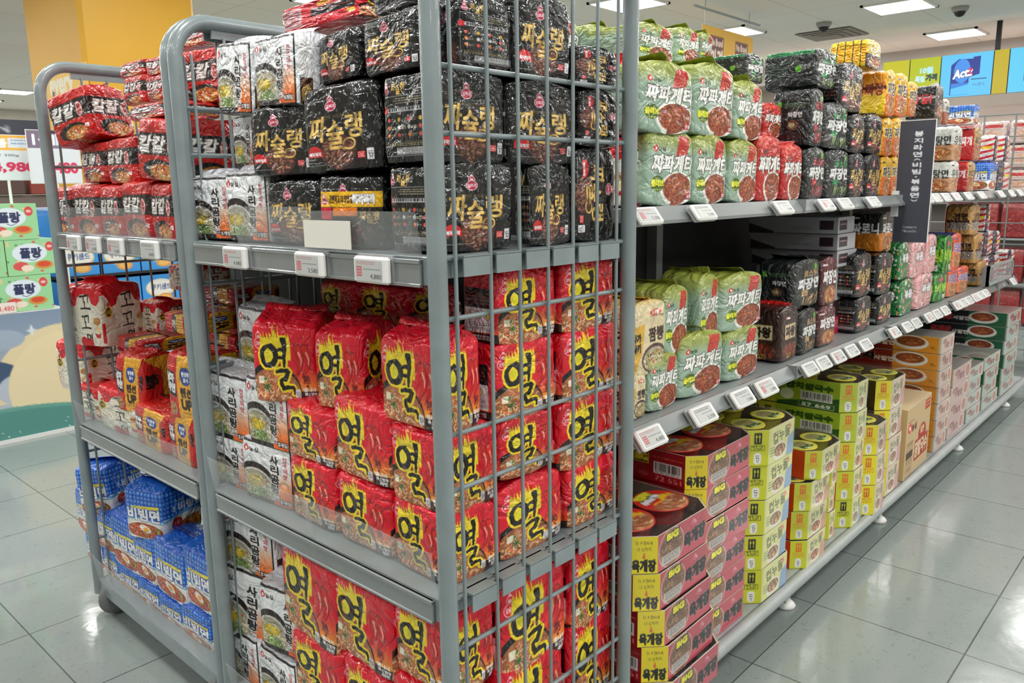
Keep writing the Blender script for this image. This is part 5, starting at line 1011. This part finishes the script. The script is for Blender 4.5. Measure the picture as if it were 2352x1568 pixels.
KIND = dict(
 big=dict(side=big_side(), cham=big_cham(), end=big_end(), cham2=big_cham(), c=col3(.6, .07, .12), lid='big'),
 cup=dict(side=col3(.7, .7, .15), cham=cup_cham(LIME, BLK), end=cup_end((.85, .85, .58), (.55, .66, .78)), cham2=cup_cham(LIME, BLK), c=col3(*LIME), lid='cup'),
 cupr=dict(side=col3(.78, .2, .1), cham=cup_cham(LIME, (.85, .42, .12)), end=cup_end((.86, .84, .6), (.82, .6, .5), (.75, .35, .2)), cham2=cup_cham(LIME, (.8, .4, .1)), c=col3(*LIME), lid='cup'),
 rice=dict(side=rice_side(), cham=cup_cham((.68, .74, .2), (.82, .4, .12)), end=cup_end((.8, .82, .56), (.75, .75, .6)), cham2=cup_cham(LIME, (.8, .4, .1)), c=col3(.68, .74, .2), lid='cup'),
 yel=dict(side=col3(.2, .12, .1), cham=cup_cham(YEL, (.8, .4, .1)), end=cup_end((.86, .78, .68), (.8, .6, .6), (.7, .4, .3)), cham2=cup_cham(YEL, (.8, .4, .1)), c=col3(*YEL), lid='cup'),
 kim=dict(side=bowl_side((.5, .1, .12), (.85, .55, .18), '김치', None), cham=col3(.75, .72, .68), end=bowl_end((.8, .68, .64)), cham2=col3(.75, .72, .68), c=col3(.7, .65, .6), top=(.55, .53, .5)),
 pnk=dict(side=bowl_side((.5, .1, .12), (.85, .55, .18), '김치', None), cham=col3(.75, .72, .68), end=bowl_end((.8, .64, .63), 15), cham2=col3(.75, .72, .68), c=col3(.7, .65, .6), top=(.5, .48, .46)),
 grn=dict(side=bowl_side((.1, .12, .14), (.12, .36, .24), '육개장', (.7, .25, .25)), cham=col3(.72, .74, .72), end=bowl_end((.7, .76, .73), 16), cham2=col3(.7, .72, .7), c=col3(.6, .62, .6), top=(.5, .5, .48)))
DK = .1315
def stack(k, n, x0, x1, y, h, desc, group, z0=DK, c=.045, d=.42, offs=None, ks=None):
    for i in range(n):
        kk = ks[i] if ks else k; o = offs[i] if offs else (_rr.uniform(-.006, .006), _rr.uniform(-.004, .004)); nm = 'topmost' if i == n-1 else 'bottom one' if i == 0 else ORD[i+1]+' from bottom'
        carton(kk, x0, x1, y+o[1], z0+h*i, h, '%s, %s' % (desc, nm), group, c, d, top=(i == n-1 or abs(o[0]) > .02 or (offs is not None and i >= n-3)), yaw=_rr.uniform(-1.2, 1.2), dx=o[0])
BX = 'cartons of cup noodles on the aisle deck'
stack('big', 5, 1.47, 1.69, .905, .092, 'red and yellow noodle carton, stack beside the trolley', 'red bowl noodle cartons', c=.045, offs=[(.03, -.03), (.022, -.018), (.014, -.012), (.004, -.004), (0, 0)])
stack('big', 6, 1.795, 2.036, .96, .092, 'red and yellow noodle carton, second stack from trolley', 'red bowl noodle cartons', c=.042, d=.44)
stack('cup', 5, 2.135, 2.305, .95, .109, 'lime carton with black arrows', 'lime cup noodle cartons')
stack('cupr', 4, 2.45, 2.60, .94, .098, 'lime carton with orange arrows, stack beside black-arrow cartons', 'lime cup noodle cartons', offs=[(-.01, 0), (-.005, .003), (0, 0), (.045, -.012)], c=.04)
stack('cupr', 3, 2.70, 2.75, .97, .1, 'lime carton in the short narrow middle stack', 'lime cup noodle cartons', c=.035)
stack('rice', 5, 2.858, 2.955, .95, .109, 'green and lime rice noodle carton', 'green rice noodle cartons', c=.045, ks=['cup', 'cupr', 'cupr', 'rice', 'rice'])
stack('yel', 3, 3.03, 3.13, .925, .118, 'bright yellow carton, lower stack beside green cartons', 'yellow bowl noodle cartons', c=.045)
stack('yel', 4, 3.24, 3.4, .95, .12, 'bright yellow carton, taller stack before brown box', 'yellow bowl noodle cartons', c=.045)
# brown shipping box
s = Art(110, 86, (.76, .66, .5), 20); s.drop_logo(.14, .3, .13, '농심', (.35, .12, .08)); s.small(.07, .2, .3, .23, 1, (.4, .2, .1)); s.rect(.74, .06, .96, .2, (.7, .2, .15)); s.small(.76, .08, .94, .19, 2, (.85, .7, .55)); s.ell(.68, .5, .16, .14, (.65, .2, .15)); s.text('얼큰', .68, .45, .16, .1, (.85, .75, .6), bold=1); s.rect(.4, .55, .94, .85, (.65, .2, .15)); s.text('장칼국수', .67, .7, .5, .22, (.85, .76, .62), bold=2, out=(.45, .1, .08), ow=1)
for v0 in (.5, .63, .75, .87): s.rect(.06, v0, .32, v0+.1, (.35, .25, .2)); s.rect(.065, v0+.006, .315, v0+.094, (.76, .66, .5) if v0 != .63 else (.3, .24, .2)); s.small(.08, v0+.02, .3, v0+.08, 2, (.35, .25, .2))
fr = s.done(); r = empty('shipping_box', (3.66, .955, DK), R(2)); tag(r, 'brown cardboard shipping box between yellow cartons and pale bowl cartons', 'box')
bw = P3((.74, .64, .49)); carton_parts('carton', [(-.195, .34), (-.195, 0), (.195, 0), (.195, .34)], .31, [bw, fr, bw, bw], PAPER, top=(.77, .68, .53), parent=r)
b = MB(); b.box(-.195, .165, .3105, .195, .175, .3112); b.build('tape', flat_mat('packing_tape', (.7, .58, .4), .2), r)
stack('kim', 7, 3.955, 4.15, .955, .078, 'orange and red kimchi bowl noodle carton', 'orange and red bowl cartons', c=.004, d=.55)
stack('pnk', 4, 4.2, 4.52, .96, .088, 'pale pink-ended bowl noodle carton', 'pale bowl noodle cartons', c=.004)
stack('grn', 4, 4.56, 4.82, .965, .073, 'pale green-ended bowl carton, low stack', 'pale bowl noodle cartons', c=.004)
stack('grn', 4, 4.88, 5.2, .96, .074, 'pale green-ended bowl carton, second low stack', 'pale bowl noodle cartons', c=.004)
stack('grn', 6, 5.3, 5.62, .95, .082, 'dark green bowl noodle carton at far end', 'dark green bowl cartons', c=.004, d=.55)
stack('grn', 3, 5.3, 5.7, 1.06, .078, 'dark green bowl noodle carton on the far back row', 'dark green bowl cartons', z0=DK+.5, c=.004, d=.5) if 0 else None
# grey cartons on the middle shelf
s = Art(100, 34, (.62, .62, .65), 21); s.rect(.8, .2, .95, .75, (.2, .12, .15)); s.small(.5, .6, .72, .8, 2, (.4, .4, .4)); s.poly([(0, 1), (0, .4), (.3, .9), (.3, 1)], (.2, .18, .18)); gs = s.done()
s = Art(44, 34, (.66, .66, .68), 22); s.rect(.1, .2, .55, .8, (.2, .12, .15)); s.small(.15, .4, .5, .6, 1, (.7, .6, .6)); ge = s.done(); s = Art(50, 80, (.76, .76, .78), 23); s.ell(.8, .3, .5, .3, (.6, .6, .62)); s.food(.75, .3, .4, .23, [(.35, .2, .15), (.25, .12, .1), (.5, .35, .25)], 60, .02, .1); s.rect(0, .62, .6, 1, (.8, .15, .3)); s.rect(.15, .5, .5, .75, (.2, .1, .14)); s.small(.1, .8, .5, .92, 3, (.9, .7, .7)); gt = s.done()
GC = P3((.62, .62, .65)); z0 = .803
r = empty('noodle_carton', (3.12, 1.13, .802)); tag(r, 'tall grey and pink black-bean noodle carton under three flat grey ones', 'carton'); carton_parts('carton', [(-.1, .3), (-.1, 0), (.1, 0), (.1, .3)], .262, [GC, gt, GC, GC], CARD, top=(.7, .7, .72), parent=r)
for i, nm in enumerate(('bottom one', 'middle one', 'topmost')):
    r = empty('noodle_carton', (3.08-.012*i, 1.1, 1.067+.062*i), R(-2+2*i)); tag(r, 'flat grey noodle carton on the middle aisle shelf, %s of three' % nm, 'carton', 'flat grey cartons'); carton_parts('carton', [(-.09, .34), (-.09, 0), (.09, 0), (.09, .34)], .059, [gs, ge, GC, GC], CARD, top=(.62, .62, .65), parent=r)
# packs standing farther back on the shelves, seen between and behind the front row
def back_row(k, y, z, x0, x1, n, where, w=.17, h=.165):
    for i in range(n):
        o = pack(k, x0+(x1-x0)*(i+.5)/n, y, z, (x1-x0)/n*.96, w, h, _rr.uniform(-4, 4), 0); tag(o, '%s, %s from near end, %s' % (KN[k], ORD[i+1], where), 'noodle bag', KN[k]+'s, '+where)
back_row('rsl', 1.42, .803, 2.3, 2.95, 4, 'middle shelf back row'); back_row('blkE', 1.46, .803, 1.55, 2.3, 4, 'middle shelf back row'); back_row('olv', 1.36, 1.322, 1.56, 2.2, 3, 'upper shelf back row', h=.17)
back_row('olv', 1.36, 1.494, 1.5, 2.1, 3, 'upper shelf second back layer', h=.17); back_row('olv', 1.36, 1.666, 1.46, 1.88, 2, 'upper shelf topmost back layer', h=.11)
# ------------------------------------------------------------------ promotion stand, tart boxes, biscuit boxes
t = empty('promotion_stand', (.7, 5.05, 0)); tag(t, 'promotion stand with a night-sky and green-hill mural at the left edge', 'display stand')
s = Art(150, 110, (.42, .5, .6), 30); s.put(s.V > -1, s.grad((.5, .57, .66), (.75, .78, .8), 0, .9)); s.ell(.98, .62, .42, .5, (.89, .82, .66)); s.ell(.3, .26, .3, .1, (.6, .67, .74)); s.ell(.62, .2, .14, .08, (.62, .68, .75)); s.ell(.45, .5, .28, .17, (.25, .33, .45)); s.ell(.25, .62, .18, .13, (.68, .72, .79)); s.ell(.72, .6, .14, .13, (.72, .75, .8)); s.rect(0, .7, 1, 1, (.7, .74, .78)); s.ell(.98, .62, .34, .44, (.91, .84, .68)); s.ell(.55, 1.0, .75, .27, (.4, .63, .58)); s.ell(.55, 1.03, .74, .27, (.33, .56, .53))
for i in range(14): s.ell(s.r.uniform(.1, .95), s.r.uniform(.83, .97), .004, .005, WHT)
s.poly([(.8, .1), (.81, .14), (.83, .15), (.81, .16), (.8, .2), (.79, .16), (.77, .15), (.79, .14)], (.85, .88, .9))
b = MB(); b.grid((0, -.003, .73), (.95, 0, 0), (0, 0, -.72), s.done()); b.build('mural', PAPER, t); b = MB(); b.box(0, 0, .02, .95, .75, .735); b.build('body', WHITEP, t); b = MB(); b.box(-.005, -.008, 0, .955, .005, .022); b.build('skirting', WHITEP, t)
def tart():
    s = Art(90, 68, (.62, .84, .62), 31)
    for i in range(16): s.ell(s.r.random(), s.r.choice([.08, .15, .9, .6, .3]), .035, .03, s.r.choice([(.85, .4, .35), (.4, .65, .4), (.9, .8, .6)]), rot=s.r.uniform(0, 3))
    s.ell(.45, .38, .33, .26, (.88, .92, .95)); s.text('플랑', .47, .38, .4, .27, (.2, .22, .36), bold=2); s.stroke([(.42, .56), (.5, .6), (.6, .54)], .008, .006, (.2, .22, .36)); s.ell(.84, .22, .08, .13, (.85, .3, .3)); s.ell(.84, .22, .05, .04, (.95, .75, .75)); s.ell(.26, .74, .15, .12, (.85, .35, .33)); s.ell(.38, .8, .12, .09, (.95, .88, .8)); s.ell(.7, .73, .18, .12, (.82, .6, .3)); s.ell(.7, .71, .13, .08, (.85, .32, .2)); return s.done()
ta = tart(); gc = P3((.5, .74, .5))
for r_, z in enumerate((.737, .937, 1.137)):
    for c_, x in enumerate((1.195, 1.465)):
        dx = (0, .035, -.03)[r_]+(.02 if r_ == 1 else 0)
        o = empty('tart_box', (x+dx, 5.06, z), R(_rr.uniform(-1, 1))); tag(o, 'green tart box, %s row, %s one on the promotion stand' % (('bottom', 'middle', 'top')[r_], ('left', 'right')[c_]), 'box', 'green tart boxes'); carton_parts('carton', [(-.133, .3), (-.133, 0), (.133, 0), (.133, .3)], .198, [gc, ta, gc, gc], CARD, top=(.6, .8, .6), parent=o)
s = Art(50, 22, (.93, .88, .85), 32); s.text('4,480', .55, .6, .7, .5, (.8, .2, .2)); b = MB(); b.grid((0, -.003, .06), (.11, 0, 0), (0, 0, -.06), s.done()); b.box(0, -.002, 0, .11, 0, .06); o = b.build('price_card', PAPER); o.location = (1.29, 5.05, .735); tag(o, 'white price card reading 4,480 under the green tart boxes', 'price card')
def board(x0, x1, y, z0, z1, hdr, hc, price, lab, sub):
    s = Art(90, 80, (.86, .88, .9), 33); s.rect(0, 0, 1, .34, hc); s.text(hdr, .32 if len(hdr) < 5 else .5, .18, .42 if len(hdr) < 5 else .8, .18, WHT, bold=2); s.rect(.55, .06, .92, .28, (.85, .88, .92)) if len(hdr) < 5 else None; s.small(.6, .1, .88, .24, 2, (.5, .6, .7)) if len(hdr) < 5 else None
    s.text(sub, .4, .45, .6, .08, (.3, .35, .4)) if sub else None; s.text(price, .6, .72, .66, .22, (.82, .2, .35), bold=2); t = empty('price_board', (x0, y, z0)); tag(t, lab, 'price board'); b = MB(); b.grid((0, -.003, z1-z0), (x1-x0, 0, 0), (0, 0, z0-z1), s.done()); b.box(-.004, -.002, -.004, x1-x0+.004, .003, z1-z0+.004, (.9, .9, .9)); b.build('board', PAPER, t); b = MB(); b.tube([((x1-x0)/2, .006, .74-z0), ((x1-x0)/2, .006, .02)], .008); b.build('stick', WHITEP, t)
board(1.36, 1.69, 5.32, 1.47, 1.72, '상품', (.93, .7, .3), '4,980', 'white price board with orange header reading 4,980 at the left edge', '초콜릿 300g'); board(1.625, 1.90, 5.26, 1.45, 1.75, '1+1', (.5, .44, .52), '4,480', 'white price board with purple 1+1 header behind the left trolley', '')
t = empty('biscuit_display', (1.76, 5.42, 0)); tag(t, 'pale display unit behind the left trolley holding blue and orange biscuit boxes', 'display stand'); b = MB(); b.box(0, 0, 0, 1.6, .6, .64); b.box(0, .32, .64, 1.6, .6, 1.3) ; b.build('body', flat_mat('display_card', (.66, .72, .8), .6), t); b = MB(); b.box(-.01, -.01, .86, 1.6, .32, .875); b.build('shelf', DARK, t)
def bisc(c, txt):
    s = Art(60, 48, c, 34); s.ell(.5, .45, .4, .3, (.85, .75, .55)); s.ell(.5, .42, .37, .27, (.9, .88, .84)); s.text(txt, .52, .42, .55, .2, (.4, .45, .6), bold=1); s.ell(.6, .78, .2, .14, (.85, .6, .3)); s.ell(.6, .78, .14, .09, (.9, .7, .4)); return s.done()
bs1, bs2 = bisc((.25, .58, .85), '쿠키샌드'), bisc((.93, .5, .36), '크래커')
for r_, z in enumerate((.64, .876, 1.088)):
    for i, x in enumerate((1.87, 2.13, 2.39, 2.65, 2.91)):
        a = bs2 if i == 3 and r_ < 2 else bs1; cc = P3((.93, .5, .36)) if a is bs2 else P3((.22, .52, .8))
        o = empty('biscuit_box', (x+.012*(r_ == 1), 5.43, z)); tag(o, '%s biscuit box, %s from left, %s row of display behind trolley' % ('orange' if a is bs2 else 'blue', ORD[i+1], ('bottom', 'middle', 'top')[r_]), 'box', 'biscuit boxes'); carton_parts('carton', [(-.125, .24), (-.125, 0), (.125, 0), (.125, .24)], .2 if r_ != 1 else .205, [cc, a, cc, cc], CARD, top=cc, parent=o)
b = MB(); b.box(1.12, 5.83, 0, 1.72, 6.4, 1.25); o = b.build('snack_bin', flat_mat('bin_blue', (.3, .55, .8), .5)); tag(o, 'blue topped bin behind the green tart boxes', 'bin'); b = MB(); b.box(1.2, 5.85, 1.255, 1.5, 6.15, 1.37, bev=.01); o = b.build('cardboard_box', flat_mat('kraft', (.72, .62, .48), .7)); tag(o, 'small tan cardboard box behind the green tart boxes', 'box')
# far store clutter at the left edge
t = empty('far_shelving', (-1.5, 11, 0)); tag(t, 'distant shelving under a dark navy header sign at the left edge', 'shelving'); b = MB(); b.box(0, 0, 0, 6.2, .8, 1.4); b.build('body', flat_mat('far_body', (.45, .4, .38), .7), t)
s = Art(150, 20, (.2, .21, .25), 35); s.text('HOMEKITCHEN', .66, .35, .2, .25, (.75, .75, .78)); b = MB(); b.grid((0, -.01, 2.28), (6.2, 0, 0), (0, 0, -.33), s.done()); b.box(0, 0, 1.95, 6.2, .05, 2.28, (.2, .21, .25)); b.build('header', PAPER, t)
CLT = [(.5, .2, .15), (.2, .3, .5), (.75, .6, .35), (.6, .25, .2), (.8, .75, .7), (.3, .22, .2)]
for i in range(9):
    b = MB(); c = CLT[i % 6]; b.box(1.2+.36*i, 10.94, 1.405, 1.5+.36*i, 11.25, 1.405+.2+.05*(i % 3), c, bev=.01); o = b.build('far_pack', PAPER); tag(o, 'small distant pack under the dark header, %s from left' % ORD[i+1], 'package', 'distant packs')
# end rack of pale pouches and red packs at the right edge
t = empty('wire_rack', (6.8, 0, 0)); tag(t, 'wire rack of pale pouches behind the far end of the aisle shelving', 'rack'); b = MB()
for i in range(9): b.tube([(0, .3+.2*i, .1), (0, .3+.2*i, 1.85)], .006, 6)
for i in range(12): b.tube([(0, .3, .15+.154*i), (0, 1.9, .15+.154*i)], .005, 6)
b.build('mesh', ZINC, t); b = MB(); [b.box(.0, .3, z, .35, 1.9, z+.012) for z in (.3, .62, .95, 1.28)]; b.build('shelf', STEEL2, t)
s = Art(40, 60, (.88, .8, .77), 36); s.rect(.15, .08, .85, .25, (.8, .25, .25)); s.ell(.5, .6, .3, .2, (.9, .72, .62)); s.small(.2, .3, .8, .4, 2, (.7, .4, .4)); pch = s.done(); b = MB(); pe = P3((.85, .76, .74))
PM = bag_mesh('pouch', [pch, pe, pe, pe], FILM, 110, top=(.87, .8, .78)); rp = art_plain(40, (.6, .2, .2), (.72, .4, .38)); RM = bag_mesh('red_pouch', [rp, P3((.55, .16, .17)), P3((.55, .16, .17)), P3((.55, .16, .17))], FILM, 111)
for r_, z in enumerate((.32, .63, .96, 1.292, 1.47, 1.64)):
    for i in range(7):
        y = .5+.19*i; red = r_ < 3; o = link('pouch', RM if red else PM); o.location = (6.92, y, z); o.scale = (.14, .175, .26 if r_ < 3 else .165); tag(o, '%s pouch on the far wire rack, %s layer from floor, %s from right' % ('red' if red else 'pale pink', ORD[r_+1], ORD[i+1]), 'pouch', 'pouches on the far wire rack')
